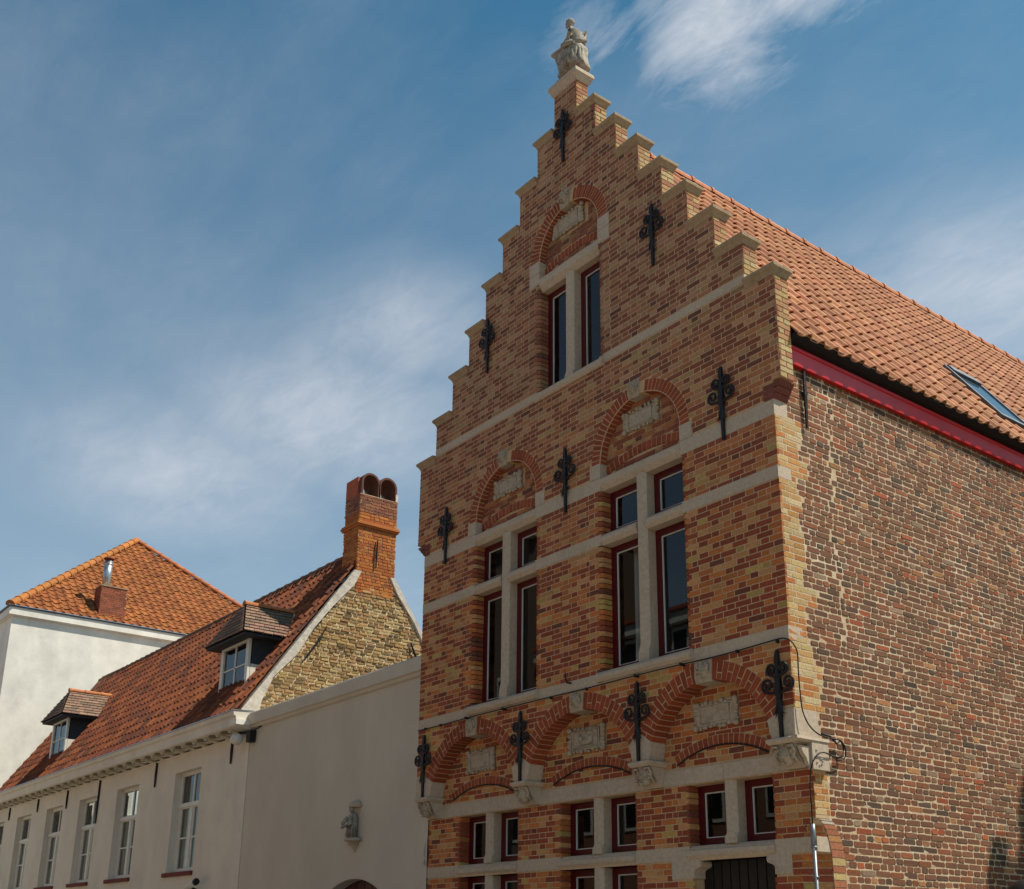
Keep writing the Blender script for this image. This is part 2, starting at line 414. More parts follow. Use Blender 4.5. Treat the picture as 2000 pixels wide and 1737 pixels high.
def jamb(xe, sgn, z0, w, col, y0=0.0, r=.045, depth=.155):
    pts = [(xe+sgn*w, y0), (xe+sgn*r, y0)]
    for k in range(1, 5):
        a = math.pi/2*k/4; pts.append((xe+sgn*(r-r*math.sin(a)), y0+r-r*math.cos(a)))
    pts += [(xe, y0+depth), (xe+sgn*w, y0+depth)]
    jb.prism(pts, 'z', z0+.005, z0+CR-.005, col)
def blocked_stone(x0, x1, z0, z1):
    """springer stones beside the arches of the upper windows"""
    return False
STONES = []        # (x0,x1,z0,z1) stones set in the wall face, cut out of the brickwork
for w in WIN:
    zb = 9.67 if w['band'] == 'gable' else 6.635
    zt = 10.02 if w['band'] == 'gable' else 6.81
    ro = w['ro']+.03
    STONES += [(w['c']-ro, w['c']-w['a'], zb, zt), (w['c']+w['a'], w['c']+ro, zb, zt)]
for i, z0 in enumerate(rows):
    z1 = z0+CR; zc = (z0+z1)/2
    if in_band(z0, z1): continue
    iv = upper_intervals(zc)
    wins = [w for w in WIN if w['z0'] < zc < w['z1']]
    jw = .105 if i % 2 else .205
    for w in wins:
        iv = subtract(iv, w['c']-w['a']-jw, w['c']+w['a']+jw)
        for s_ in (-1, 1): jamb(w['c']+s_*w['a'], s_, z0, jw-.009, fcol(zc))
    for s0 in STONES:
        if s0[2]-.01 < zc < s0[3]+.01: iv = subtract(iv, s0[0], s0[1])
    if zc < 3.66:   # springer stones fill this height
        if zc < 3.56: iv = []
        else:
            iv = subtract(iv, -6.09, -5.80); iv = subtract(iv, -4.07, -3.74); iv = subtract(iv, -2.12, -1.80); iv = subtract(iv, -.30, 0)
    for a, b in iv:
        for p, q in flemish(a+(.004 if a > -6 and a > GX-HW[7] else 0), b, i):
            PB.brick(facade, (p, 0, z0+.0045), (1, 0, 0), (0, 0, 1), q-p, CR-.009, .03, 'new', fcol(zc))
    # returns: side faces of the steps and of the corner
    if zc > 6.81:
        whole = None
        if zc > 11.86: xs = (GX-.225, GX+.225)
        else:
            hw = .225
            for k in range(8):
                if zc <= TZ[k]-.10: hw = HW[k]
            xs = (GX-hw, GX+hw)
        for x_, s_ in ((xs[1], 1), (xs[0], -1)):
            segs = [(.0, .195)] if i % 2 else [(.0, .092), (.103, .195)]
            for p, q in segs:
                c_ = jit(random.choice([(.40, .26, .11), (.44, .32, .16), (.34, .14, .07), (.38, .2, .09)]), .1)
                if s_ > 0: PB.brick(facade, (x_, p, z0+.0045), (0, 1, 0), (0, 0, 1), q-p, CR-.009, .02, 'new', c_)
                else: PB.brick(facade, (x_, q, z0+.0045), (0, -1, 0), (0, 0, 1), q-p, CR-.009, .02, 'new', c_)
# kneelers at the foot of the gable
for s_, xw in ((1, 0.0), (-1, -6.09)):
    ov = .105 if s_ > 0 else .185
    for k in range(3):
        za = 6.64+k*.057; x0 = xw+s_*ov*k/3; x1 = xw+s_*ov*(k+1)/3
        kb = MB(); kb.prism([(xw-s_*.12, za+.004), (x0, za+.004), (x1, za+.053), (xw-s_*.12, za+.053)], 'y', -.001, T-.002, jit((.16, .05, .035)))
        kb.obj('kneeler_brick', BRJ, facade)
# springer stones, bands, lintels, sills
def stone(name, pts, y0, y1, parent=H, mat=STO, ch=.0):
    b = MB(); b.prism(pts, 'y', y0, y1)
    o = b.obj(name, mat, parent); fix_normals(o.data); return o
def bandstones(z0, z1, x0, x1, y0, y1, holes=(), step=.95, name='stone_band'):
    iv = [(x0, x1)]
    for a, b in holes: iv = subtract(iv, a, b)
    for a, b in iv:
        n = max(1, round((b-a)/step)); x = a
        for k in range(n):
            xe = a+(b-a)*(k+1)/n; jx = U(-.06, .06) if 0 < k+1 < n else 0
            stone(name, [(x+.002, z0), (xe+jx-.002, z0), (xe+jx-.002, z1), (x+.002, z1)], y0, y1); x = xe+jx
h2 = [(w['c']-w['a'], w['c']+w['a']) for w in WIN[1:]]
bandstones(4.262, 4.388, -6.09, .002, -.004, T-.01)
bandstones(5.832, 5.955, -6.09, .002, -.003, T-.01, h2)
bandstones(6.477, 6.633, -6.09, .002, -.003, T-.01, h2)
bandstones(8.052, 8.148, GX-HW[6]+.003, GX+HW[6]-.003, -.003, T-.01, [(-3.61, -2.49)])
for s0 in STONES:
    c = (s0[0]+s0[1])/2
    if s0[2] > 9:
        zm = (s0[2]+s0[3])/2
        stone('springer_stone', [(s0[0], s0[2]), (s0[1], s0[2]), (s0[1], zm-.003), (s0[0], zm-.003)], -.004, T-.01)
        stone('springer_stone', [(s0[0], zm+.003), (s0[1], zm+.003), (s0[1], s0[3]), (s0[0], s0[3])], -.004, T-.01)
    else: stone('springer_stone', [(s0[0], s0[2]+.002), (s0[1], s0[2]+.002), (s0[1], s0[3]), (s0[0], s0[3])], -.005, T-.01)
def hbeam(name, x0, x1, z0, z1, y0, y1, chb=.05, cht=0.0, mat=STO):
    """horizontal stone bar with chamfered front edges; profile in y,z"""
    p = [(y1, z0), (y0+chb*.8, z0), (y0, z0+chb)]
    p += [(y0, z1-cht), (y0+cht, z1)] if cht else [(y0, z1)]
    p += [(y1, z1)]
    b = MB(); b.prism(p, 'x', x0, x1); o = b.obj(name, mat, H); fix_normals(o.data); return o
def vbar(name, c, hw, z0, z1, y0, y1, ch=.035, foot=0):
    rings = []
    def ring(z, ch, hw): return [(c-hw, y1, z), (c-hw, y0+ch, z), (c-hw+ch, y0, z), (c+hw-ch, y0, z), (c+hw, y0+ch, z), (c+hw, y1, z)]
    if foot: rings = [ring(z0, .004, hw), ring(z0+foot*.55, .004, hw), ring(z0+foot, ch, hw), ring(z1, ch, hw)]
    else: rings = [ring(z0, ch, hw), ring(z1, ch, hw)]
    b = MB(); b.loft(rings); o = b.obj(name, STO, H); fix_normals(o.data); return o
def light(x0, x1, z0, z1, yf, parent=H, fm=RED, fw_=.088, curtain=None, th=.05):
    """one casement: painted frame > bead, pane"""
    def rect_frame(b, a0, a1, c0, c1, w, y0, y1):
        b.box((a0, y0, c0), (a0+w, y1, c1)); b.box((a1-w, y0, c0), (a1, y1, c1))
        b.box((a0+w, y0, c0), (a1-w, y1, c0+w)); b.box((a0+w, y0, c1-w), (a1-w, y1, c1))
    b = MB(); rect_frame(b, x0, x1, z0, z1, fw_, yf, yf+th); o = b.obj('window', fm, parent)
    i = fw_; b = MB(); rect_frame(b, x0+i, x1-i, z0+i, z1-i, .011, yf+.012, yf+.03); b.obj('bead', WHT, o)
    i += .011; b = MB(); b.add([(x0+i, yf+.026, z0+i), (x1-i, yf+.026, z0+i), (x1-i, yf+.026, z1-i), (x0+i, yf+.026, z1-i)], [(0, 1, 2, 3)])
    b.obj('pane', GLA, o)
    if curtain:
        b = MB(); n = 14; xa, xb = curtain[0], curtain[1]; yy = yf+.16
        vs = []
        for k in range(n+1):
            x = xa+(xb-xa)*k/n; y = yy+.012*math.sin(k*1.9)
            vs += [(x, y, z0), (x, y, z1)]
        b.add(vs, [(2*k, 2*k+2, 2*k+3, 2*k+1) for k in range(n)]); b.obj('curtain', CUW, o)
    return o
def crosswindow(c, a, z0, z1, y, trans=None, foot=.12, curt=()):
    hw = .075
    vbar('mullion', c, hw, z0, z1+.005, y+.004, y+.15, foot=foot)
    zs = [(z0, z1)]
    if trans: zs = [(z0, trans[0]), (trans[1], z1)]
    k = 0
    for (p, q) in zs:
        for (l, r) in ((c-a, c-hw), (c+hw, c+a)):
            cu = curt[k] if k < len(curt) else None; k += 1
            light(l-.01, r+.01, p-.01, q+.01, y+.15, curtain=(l+(r-l)*cu[0], l+(r-l)*cu[1]) if cu else None)
for w in WIN:
    c, a = w['c'], w['a']
    if w['band'] == 'gable':
        hbeam('lintel', c-a, c+a, w['z1'], w['lt'], .0, .19, chb=.07, cht=.06)
        hbeam('sill', c-a-.06, c+a+.08, 8.01, 8.115, -.045, .2, chb=.03, cht=.02)
        crosswindow(c, a, 8.115, w['z1'], 0, foot=.1)
    else:
        hbeam('lintel', c-a, c+a, w['z1'], w['lt'], -.006, .2, chb=.055, cht=.02)
        for xa, xb in ((c-a, c-.075), (c+.075, c+a)): hbeam('transom', xa, xb, 5.83, 5.957, -.006, .2, chb=.045, cht=.035)
        hbeam('sill', c-a-.07, c+a+.08, 4.29, 4.395, -.055, .2, chb=.035, cht=.03)
        crosswindow(c, a, 4.395, w['z1'], 0, trans=(5.83, 5.957), foot=.2, curt=[(.35, .75), None, None, None] if c > -3 else [None]*4)
jb.obj('jamb_bricks', BRJ, facade, kind='stuff')

# arches over the upper windows
def ring_arch(c, zc, ri, ro, a0, a1, y0, y1, n, skip=None, name='arch', piece='arch_brick', split=False, colr=(.265, .062, .026), bul=.0):
    """a0..a1 angles from +x; one mortar ring with a brick per step"""
    b = MB(); m_ = 24; rings = []
    for k in range(m_+1):
        t_ = a0+(a1-a0)*k/m_; cs, sn = math.cos(t_), math.sin(t_)
        rings.append([(c+r*cs, y, zc+r*sn) for r, y in ((ri+.004, y0+.0025), (ro+.004, y0+.0025), (ro+.004, y1), (ri+.004, y1))])
    b.loft(rings); A = b.obj(name, MOR, H); fix_normals(A.data)
    st = (a1-a0)/n
    for k in range(n):
        t0 = a0+k*st; t1 = t0+st; g = .0058/((ri+ro)/2)*(1 if st > 0 else -1)
        tm = (t0+t1)/2
        if skip and skip[0] < c+ro*math.cos(tm) < skip[1]: continue
        parts = [(ri, ro)]
        if split:
            parts = [(ri, ro)] if k % 2 else [(ri, (ri+ro)/2-.004), ((ri+ro)/2+.004, ro)]
            if k % 4 == 2: parts = [(ri, ri+(ro-ri)*.34), (ri+(ro-ri)*.34+.008, ro)]
        for r0, r1 in parts:
            e = y0-.001+U(-.0015, .0015); bb = MB(); vs = []
            ch = .007
            prof = [(r0, y1-.004), (r0, e+ch*(2.2 if bul else 1)), (r0+ch*(2.2 if bul else 1), e), (r1-.002, e), (r1, e+.004), (r1, y1-.004)]
            for t_ in (t0+g, t1-g):
                cs, sn = math.cos(t_), math.sin(t_)
                vs.append([(c+r*cs, y, zc+r*sn) for r, y in prof])
            bb.loft(vs, jit(colr, .2)); o = bb.obj(piece, BRJ, A)
    return A
for w in WIN:
    c = w['c']; yk = .12
    ks = (c-.115, c+.12)
    A = ring_arch(c, w['sp'], w['ri'], w['ro'], math.pi, 0, 0.0, .12, 36 if w['band'] != 'gable' else 38, skip=ks, bul=1)
    # tympanum
    typ = MB(); zz0 = w['lt']
    tb = []; i = 0; z0 = zz0
    while z0 < w['sp']+w['ri']:
        z1 = min(z0+CR, w['sp']+w['ri'])
        q = w['a'] if z0 < w['sp'] else math.sqrt(max(0, (w['ri']+.02)**2-(z0-w['sp'])**2))
        if q > .03:
            typ.box((c-q, .108, z0), (c+q, .19, z1))
            tb.append((z0, z1, q-.01, i))
        i += 1; z0 += CR
    TY = typ.obj('tympanum', MOR, H)
    ra, rb = .60, None
    hseg = .10; R_ = (w['a']**2+hseg**2)/(2*hseg); zr = w['lt']+.02+hseg-R_ + (.03 if w['band'] != 'gable' else .0)
    for z0, z1, q, i in tb:
        iv = [(c-q, c+q)]
        zc = (z0+z1)/2
        for r in (R_+.105,):
            if abs(zc-zr) < r:
                x_ = math.sqrt(r*r-(zc-zr)**2)
                ri_ = math.sqrt(max(0, R_*R_-(zc-zr)**2)) if zc-zr < R_ else 0
                if ri_ > 0: iv = subtract(iv, c-x_, c-ri_); iv = subtract(iv, c+ri_, c+x_)
                else: iv = subtract(iv, c-x_, c+x_)
        if w['band'] == 'gable': pa, pb = (zc > 10.22 and zc < 10.52), .30
        else: pa, pb = (7.03 < zc < 7.27), .29
        if pa: iv = subtract(iv, c-pb+.02, c+pb-.02)
        for a_, b_ in iv:
            for p, q2 in flemish(a_, b_, i, ph=.07):
                PB.brick(TY, (p, .1, z0+.0045), (1, 0, 0), (0, 0, 1), q2-p, CR-.009, .02, 'new', fcol(zc))
    th = math.asin(min(1, w['a']/R_*.985))
    ring_arch(c, zr, R_, R_+.10, math.pi/2+th, math.pi/2-th, .094, .15, 17, name='relieving_arch', piece='relieving_arch_brick')

# ground floor wall (recessed plane y = T) up to 4.2
LIGHTS = [dict(c=-4.81, a=.58), dict(c=-2.862, a=.597), dict(c=-.992, a=.527)]
DOOR = (-1.47, -.49)
def cham(z):
    if z >= 2.70: return 0.0
    if z <= 2.30: return .185
    return .185*math.sqrt(max(0, 1-((z-2.30)/.40)**2))
gb = MB(); zr_ = [0.06+k*CR for k in range(69)]
def ground_iv(zc):
    iv = [(-6.08, -cham(zc))]
    if 2.54 < zc < 3.13 or 1.2 < zc < 2.41:
        for i, l in enumerate(LIGHTS):
            if zc < 2.41 and i == 2: continue
            iv = subtract(iv, l['c']-l['a'], l['c']+l['a'])
    if zc < 2.41: iv = subtract(iv, *DOOR)
    return iv
for z0 in zr_:
    for a, b in ground_iv(z0+CR/2): gb.box((a+.022, T+.0032, z0), (b-(.022 if b < -.3 else .002), T+.2, z0+CR))
gb.box((-6.08, T+.007, -.05), (-1.5, T+.2, .06))
GW = gb.obj('ground_floor_wall', MOR, H)
jb = MB()
for i, z0 in enumerate(zr_):
    zc = z0+CR/2
    if 3.13 < zc < 3.28 or 2.41 < zc < 2.54 or zc < 1.0 or zc > 4.1: continue
    iv = ground_iv(zc)
    if 3.28 < zc: # tympana only where the arches open
        jv = []
        for w in LOW:
            if zc > w['zc']+w['R']: continue
            q = min(w['a']+.12, math.sqrt(w['R']**2-(zc-w['zc'])**2)+.01) if zc > 3.3 else w['a']+.12
            a_, b_ = w['c']-q, w['c']+q
            hs = .14; aa = w['a']*.78; R_ = (aa**2+hs**2)/(2*hs); zr = 3.465-R_; w['seg'] = (zr, R_, aa)
            jv0 = [(a_, b_)]
            if zc-zr < R_+.10:
                xo = math.sqrt((R_+.10)**2-(zc-zr)**2); xi = math.sqrt(R_**2-(zc-zr)**2) if zc-zr < R_ else 0
                lim = aa+.03
                if xi < lim:
                    if xi > 0: jv0 = subtract(jv0, w['c']-min(xo, lim), w['c']-xi); jv0 = subtract(jv0, w['c']+xi, w['c']+min(xo, lim))
                    else: jv0 = subtract(jv0, w['c']-min(xo, lim), w['c']+min(xo, lim))
            if 3.64 < zc < 3.88: jv0 = subtract(jv0, w['c']-.25, w['c']+.25)
            jv += jv0
        iv = jv
    elif zc > 2.54 or zc < 2.41:
        jw = .09 if i % 2 else .14
        for k, l in enumerate(LIGHTS):
            if zc < 2.41 and k == 2: continue
            iv = subtract(iv, l['c']-l['a']-jw, l['c']+l['a']+jw)
            for s_ in (-1, 1): jamb(l['c']+s_*l['a'], s_, z0, jw-.009, fcol(2), y0=T, r=.02)
        if zc < 2.41:
            for (p, q, za, zb) in ((-1.76, -1.38, 2.24, 2.42), (-.56, -.285, 2.24, 2.42)):
                if za < zc < zb: iv = subtract(iv, p, q)
    for a, b in iv:
        for p, q in flemish(a, b, i, ph=.11):
            PB.brick(GW, (p, T, z0+.0045), (1, 0, 0), (0, 0, 1), q-p, CR-.009, .03, 'new', fcol(3.0))
jb.obj('jamb_bricks', BRJ, GW, kind='stuff')
gh = [(l['c']-l['a'], l['c']+l['a']) for l in LIGHTS]
bandstones(3.13, 3.28, -6.08, 0.0, T-.012, T+.19, step=1.0)
bandstones(2.412, 2.54, -6.08, 0.0, T-.004, T+.18, gh[:2]+[(gh[2][0], gh[2][1])], step=.9)
for k, l in enumerate(LIGHTS):
    c, a = l['c'], l['a']
    hbeam('sill' if k == 2 else 'transom', c-a-.04, c+a-.0, 2.40, 2.542, T-.02, T+.2, chb=.05, cht=.05)
    crosswindow(c, a, 2.54, 3.13, T, foot=.1, curt=[(.6, 1.0), None] if k == 1 else ())
    if k < 2:
        vbar('mullion', c, .075, 1.2, 2.41, T+.004, T+.15)
        light(c-a-.01, c-.065, 1.2, 2.42, T+.15, curtain=(c-a+.2, c-.1)); light(c+.065, c+a+.01, 1.2, 2.42, T+.15, curtain=(c+.28, c+a))
# door with carved bracket stones
d = MB().box((DOOR[0]-.02, T+.16, .02), (DOOR[1]+.02, T+.19, 2.42)); dr = d.obj('door', DOO, H)
n = 9
for k in range(n):
    x0 = DOOR[0]+(DOOR[1]-DOOR[0])*k/n; x1 = DOOR[0]+(DOOR[1]-DOOR[0])*(k+1)/n
    b = MB().prism([(x0+.004, T+.16), (x0+.008, T+.148), (x1-.008, T+.148), (x1-.004, T+.16)], 'z', .04, 2.41); b.obj('door_plank', DOO, dr)
def bracket(x0, s_, xw):
    pr = [(x0, 2.24), (x0, 2.412), (x0+s_*xw, 2.412)]
    for a in range(0, 7):
        an = math.pi/2*a/6*2; pr.append((x0+s_*(xw+.012*math.sin(an)), 2.405-.06*a/6))
    for a in range(0, 6): pr.append((x0+s_*(xw-.03-.05*math.sin(math.pi/2*a/5)), 2.335-.02*a/5-.02*(1-math.cos(math.pi/2*a/5))))
    pr += [(x0+s_*(xw-.08), 2.24)]
    stone('bracket_stone', pr, T-.004, T+.16)
bracket(-1.76, 1, .375); bracket(-.285, -1, .275)
# lower arches
for w in LOW:
    th = math.asin(w['a']/w['R']); extra = .0
    zl = 3.56
    a0 = math.pi-math.acos(w['a']/w['R']); a1 = math.acos(w['a']/w['R'])
    a0 = math.atan2(zl-w['zc'], -w['a']); a1 = math.atan2(zl-w['zc'], w['a'])
    n = 31
    ring_arch(w['c'], w['zc'], w['R'], w['Ro'], a0, a1, -.001, T-.003, n, skip=(w['c']-.125, w['c']+.125), split=True, colr=(.26, .056, .022))
    zr, R_, aa = w['seg']; th = math.asin(aa/R_)
    ring_arch(w['c'], zr, R_, R_+.095, math.pi/2+th, math.pi/2-th, T-.008, T+.05, 19, name='relieving_arch', piece='relieving_arch_brick')
    pts = [(w['c']+(R_-.006)*math.cos(math.pi/2+th-2*th*k/16), T-.016, zr+(R_-.006)*math.sin(math.pi/2+th-2*th*k/16)) for k in range(17)]
    MB().tube(pts, .008, 5).obj('iron_arch_strip', IRO, H)
# springer stones between the lower arches
def spr(pts): return stone('springer_stone', pts, -.006, T-.002)
spr([(-6.09, 3.385), (-5.775, 3.385), (-5.722, 3.56), (-5.86, 3.63), (-6.09, 3.63)])
spr([(-4.03, 3.385), (-3.79, 3.385), (-3.742, 3.56), (-3.87, 3.64), (-3.96, 3.64), (-4.078, 3.56)])
spr([(-2.065, 3.385), (-1.825, 3.385), (-1.798, 3.56), (-1.92, 3.65), (-2.01, 3.65), (-2.118, 3.56)])
sp4 = MB().box((-.18, -.006, 3.385), (.004, .32, 3.63)); sp4.prism([(-.262, 3.385), (-.1801, 3.385), (-.1801, 3.62), (-.303, 3.56)], 'y', -.006, T-.002)
o = sp4.obj('springer_stone', STO, H)

# carved work ---------------------------------------------------------------
def head_geo(b, c, s, fy=-1.0, wild=1.0, seed=0):
    """a small carved head facing -y, s = half height"""
    r = random.Random(seed)
    cx, cy, cz = c
    def fn(d):
        q = 1.0
        if d.y < 0:
            q += .10*max(0, -d.y)*(1 if abs(d.x) < .25 and -.35 < d.z < .25 else 0)       # nose ridge
            if .1 < d.z < .42 and .18 < abs(d.x) < .6: q -= .14                            # eye sockets
            if -.62 < d.z < -.42 and abs(d.x) < .35: q -= .07                              # mouth
        return q
    b.ball((cx, cy, cz), (s*.72, s*.75, s), 16, 12, fn=fn)
    b.loft([[(cx-.10*s, cy-.70*s, cz+.25*s), (cx+.10*s, cy-.70*s, cz+.25*s), (cx, cy-.62*s, cz+.3*s)],
            [(cx-.17*s, cy-.88*s, cz-.18*s), (cx+.17*s, cy-.88*s, cz-.18*s), (cx, cy-.6*s, cz-.18*s)]])
    for sx in (-1, 1):
        b.ball((cx+sx*.27*s, cy-.62*s, cz+.2*s), .1*s, 6, 4)
        b.ball((cx+sx*.36*s, cy-.56*s, cz-.2*s), .17*s, 6, 4)
    b.ball((cx, cy-.66*s, cz-.42*s), (.24*s, .12*s, .06*s), 6, 4)
    b.ball((cx, cy-.66*s, cz-.56*s), (.2*s, .12*s, .06*s), 6, 4)
    b.ball((cx, cy-.6*s, cz-.82*s), .2*s, 6, 4)
    for k in range(int(16*wild)):    # curls
        a = math.pi*(k/(16*wild-1))*1.3-.15*math.pi; rr = s*r.uniform(.78, .98)
        b.ball((cx-rr*math.cos(a), cy-.28*s*r.uniform(.6, 1.6), cz+rr*math.sin(a)*.95+.05*s), s*r.uniform(.14, .24), 6, 5)
def keystone(c, z0, z1, w0, w1, y0, yb, seed, wild=1.0):
    b = MB(); zm = z0+(z1-z0)*.30
    b.loft([[(c-w0, y0-.005, z0), (c+w0, y0-.005, z0), (c+w0, yb, z0), (c-w0, yb, z0)],
            [(c-(w0+w1)/2, y0-.018, zm), (c+(w0+w1)/2, y0-.018, zm), (c+(w0+w1)/2, yb, zm), (c-(w0+w1)/2, yb, zm)],
            [(c-w1, y0-.008, z1), (c+w1, y0-.008, z1), (c+w1, yb, z1), (c-w1, yb, z1)]])
    o = b.obj('keystone', CAR, H); fix_normals(o.data)
    b = MB(); head_geo(b, (c, y0-.0, (z0+z1)/2+.01), (z1-z0)*.38, wild=wild, seed=seed); b.obj('carved_face', CAR, o, smooth=True)
for k, w in enumerate(LOW): keystone(w['c'], 4.035, 4.25, .105, .115, 0, T-.01, k, 1.1)
for k, w in enumerate(WIN):
    keystone(w['c']-.05, w['sp']+w['ri']-.02, w['sp']+w['ro']+.05, .075, .10, 0, .11, 5+k, 1.0)
def corbel(x0, x1, seed, side=0):
    b = MB(); xm = (x0+x1)/2
    prof = [(T, 3.10), (T-.05, 3.12), (T-.10, 3.20), (T-.13, 3.33), (-.045, 3.335), (-.06, 3.35), (-.06, 3.375), (-.02, 3.385), (T, 3.385)]
    body = [(T+.1, 3.13), (T-.05, 3.13), (T-.12, 3.20), (-.0, 3.325), (T+.1, 3.325)]
    b.prism(body, 'x', x0+.02, x1-.02)
    b.loft([[(x0, -.04, 3.325), (x1, -.04, 3.325), (x1, T+.002, 3.325), (x0, T+.002, 3.325)], [(x0-.02, -.062, 3.35), (x1+.02, -.062, 3.35), (x1+.02, T+.002, 3.35), (x0-.02, T+.002, 3.35)],
            [(x0-.02, -.062, 3.372), (x1+.02, -.062, 3.372), (x1+.02, T+.002, 3.372), (x0-.02, T+.002, 3.372)], [(x0, -.035, 3.384), (x1, -.035, 3.384), (x1, T+.002, 3.384), (x0, T+.002, 3.384)]])
    o = b.obj('corbel', STO, H); fix_normals(o.data)
    b = MB(); head_geo(b, (xm, .04, 3.235), .10, wild=1.3, seed=seed)
    for s_ in (-1, 1): b.tube([(xm+s_*.05, -.03, 3.30), (xm+s_*.105, -.02, 3.31), (xm+s_*.115, 0, 3.26), (xm+s_*.09, .02, 3.22), (xm+s_*.11, .06, 3.16)], .016, 5)
    b.obj('carved_head', CAR, o, smooth=True)
corbel(-6.02, -5.76, 21); corbel(-4.02, -3.77, 22); corbel(-2.06, -1.80, 23); corbel(-.27, -.01, 24)
b = MB().box((-.005, .145, 3.105), (.055, .37, 3.35)); b.loft([[(-.01, -.04, 3.335), (.03, -.04, 3.335), (.03, .375, 3.335), (-.01, .375, 3.335)], [(-.01, -.06, 3.355), (.065, -.06, 3.355), (.065, .38, 3.355), (-.01, .38, 3.355)], [(-.01, -.055, 3.383), (.06, -.055, 3.383), (.06, .378, 3.383), (-.01, .378, 3.383)]])
for k in range(9):
    an = k*.7; b.ball((.055, .25+.03*math.sin(an)*k/3, 3.2+.012*k*math.cos(an)), .012, 6, 4)
b.prism([(.02, 3.30), (.14, 3.30), (.14, 3.16), (.12, 3.13), (.09, 3.2), (.05, 3.24)], 'x', -.01, .032)
o = b.obj('corner_block', STO, H); fix_normals(o.data)
def plaque(c, z0, z1, hw, y, seed, relief=False):
    r = random.Random(seed); b = MB(); zm = (z0+z1)/2; hh = (z1-z0)/2
    b.loft([[(c-hw, y, z0), (c+hw, y, z0), (c+hw, y, z1), (c-hw, y, z1)], [(c-hw+.012, y-.028, z0+.012), (c+hw-.012, y-.028, z0+.012), (c+hw-.012, y-.028, z1-.012), (c-hw+.012, y-.028, z1-.012)]])
    o = b.obj('plaque', CAR, H); fix_normals(o.data)
    b = MB(); n = 34
    for k in range(n):
        t_ = k/n*4; e = t_-int(t_); sd = int(t_)
        px, pz = [(c-hw+2*hw*e, z0), (c+hw, z0+2*hh*e), (c+hw-2*hw*e, z1), (c-hw, z1-2*hh*e)][sd]
        b.ball((px+r.uniform(-.01, .01), y-.02, pz+r.uniform(-.012, .012)), (r.uniform(.018, .034), .022, r.uniform(.014, .028)), 7, 5)
    for e in ((-1, -1), (1, -1), (1, 1), (-1, 1)): b.ball((c+e[0]*hw, y-.022, zm+e[1]*hh), .034, 8, 6)
    q = .72
    b.tube([(c-hw*q, y-.03, zm-hh*q), (c+hw*q, y-.03, zm-hh*q), (c+hw*q, y-.03, zm+hh*q), (c-hw*q, y-.03, zm+hh*q), (c-hw*q, y-.03, zm-hh*q)], .007, 5)
    b.obj('scroll_border', CAR, o, smooth=True)
    if relief:
        b = MB(); q = .55
        b.tube([(c-hw*.85, y-.032, zm-hh*.85), (c+hw*.85, y-.032, zm-hh*.85), (c+hw*.85, y-.032, zm+hh*.85), (c-hw*.85, y-.032, zm+hh*.85), (c-hw*.85, y-.032, zm-hh*.85)], .01, 5)
        b.ball((c+.02, y-.035, zm-.03), (.11, .025, .035), 9, 6); b.ball((c-.07, y-.04, zm+.01), (.035, .022, .035), 8, 6)
        b.ball((c+.07, y-.035, zm+.0), (.05, .02, .045), 8, 6); b.tube([(c-.13, y-.035, zm-.08), (c+.13, y-.035, zm-.075)], .012, 5)
        b.tube([(c+.1, y-.035, zm-.01), (c+.13, y-.035, zm+.06), (c+.09, y-.035, zm+.09)], .009, 5)
        b.tube([(c-.1, y-.035, zm+.04), (c-.06, y-.035, zm+.09), (c, y-.035, zm+.07)], .009, 5)
        b.obj('relief_figure', CAR, o, smooth=True)
plaque(-4.95, 3.64, 3.875, .265, T, 1); plaque(-2.99, 3.64, 3.885, .275, T, 2, True); plaque(-1.09, 3.65, 3.875, .26, T, 3)
plaque(-4.33, 7.05, 7.25, .255, .1, 4); plaque(-1.91, 7.08, 7.29, .26, .1, 5); plaque(-3.13, 10.26, 10.50, .27, .1, 6)

# copings on the steps, pedestal
def coping(x0, x1, zt, ol, orr):
    b = MB(); y0, y1 = 0, T; h = .105
    def R(z, f): return [(x0-ol*f, y0-.052*f, z), (x1+orr*f, y0-.052*f, z), (x1+orr*f, y1+.04*f, z), (x0-ol*f, y1+.04*f, z)]
    b.loft([R(zt-h, .12), R(zt-h+.018, .2), R(zt-h+.045, .5), R(zt-h+.068, .95), R(zt-.008, 1.0), R(zt, .9)])
    o = b.obj('coping', COP, H); fix_normals(o.data)
for k in range(8):
    xo = GX+HW[k]; xi = GX+(HW[k-1] if k else .225)
    coping(xi+.002, xo, TZ[k], 0, .046)
    xo = GX-HW[k]; xi = GX-(HW[k-1] if k else .225)
    coping(xo, xi-.002, TZ[k], .046, 0)
b = MB()
def R(z, f): return [(GX-.225-f, -f, z), (GX+.225+f, -f, z), (GX+.225+f, T+f, z), (GX-.225-f, T+f, z)]
b.loft([R(12.355, .004), R(12.37, .02), R(12.40, .03), R(12.44, .052), R(12.455, .062), R(12.51, .058), R(12.545, .02)])
o = b.obj('pedestal_cap', STO, H); fix_normals(o.data)
b = MB(); b.box((GX-.19, -.0, 12.545), (GX+.19, T, 12.60)); b.obj('pedestal_plinth', WEA, H)

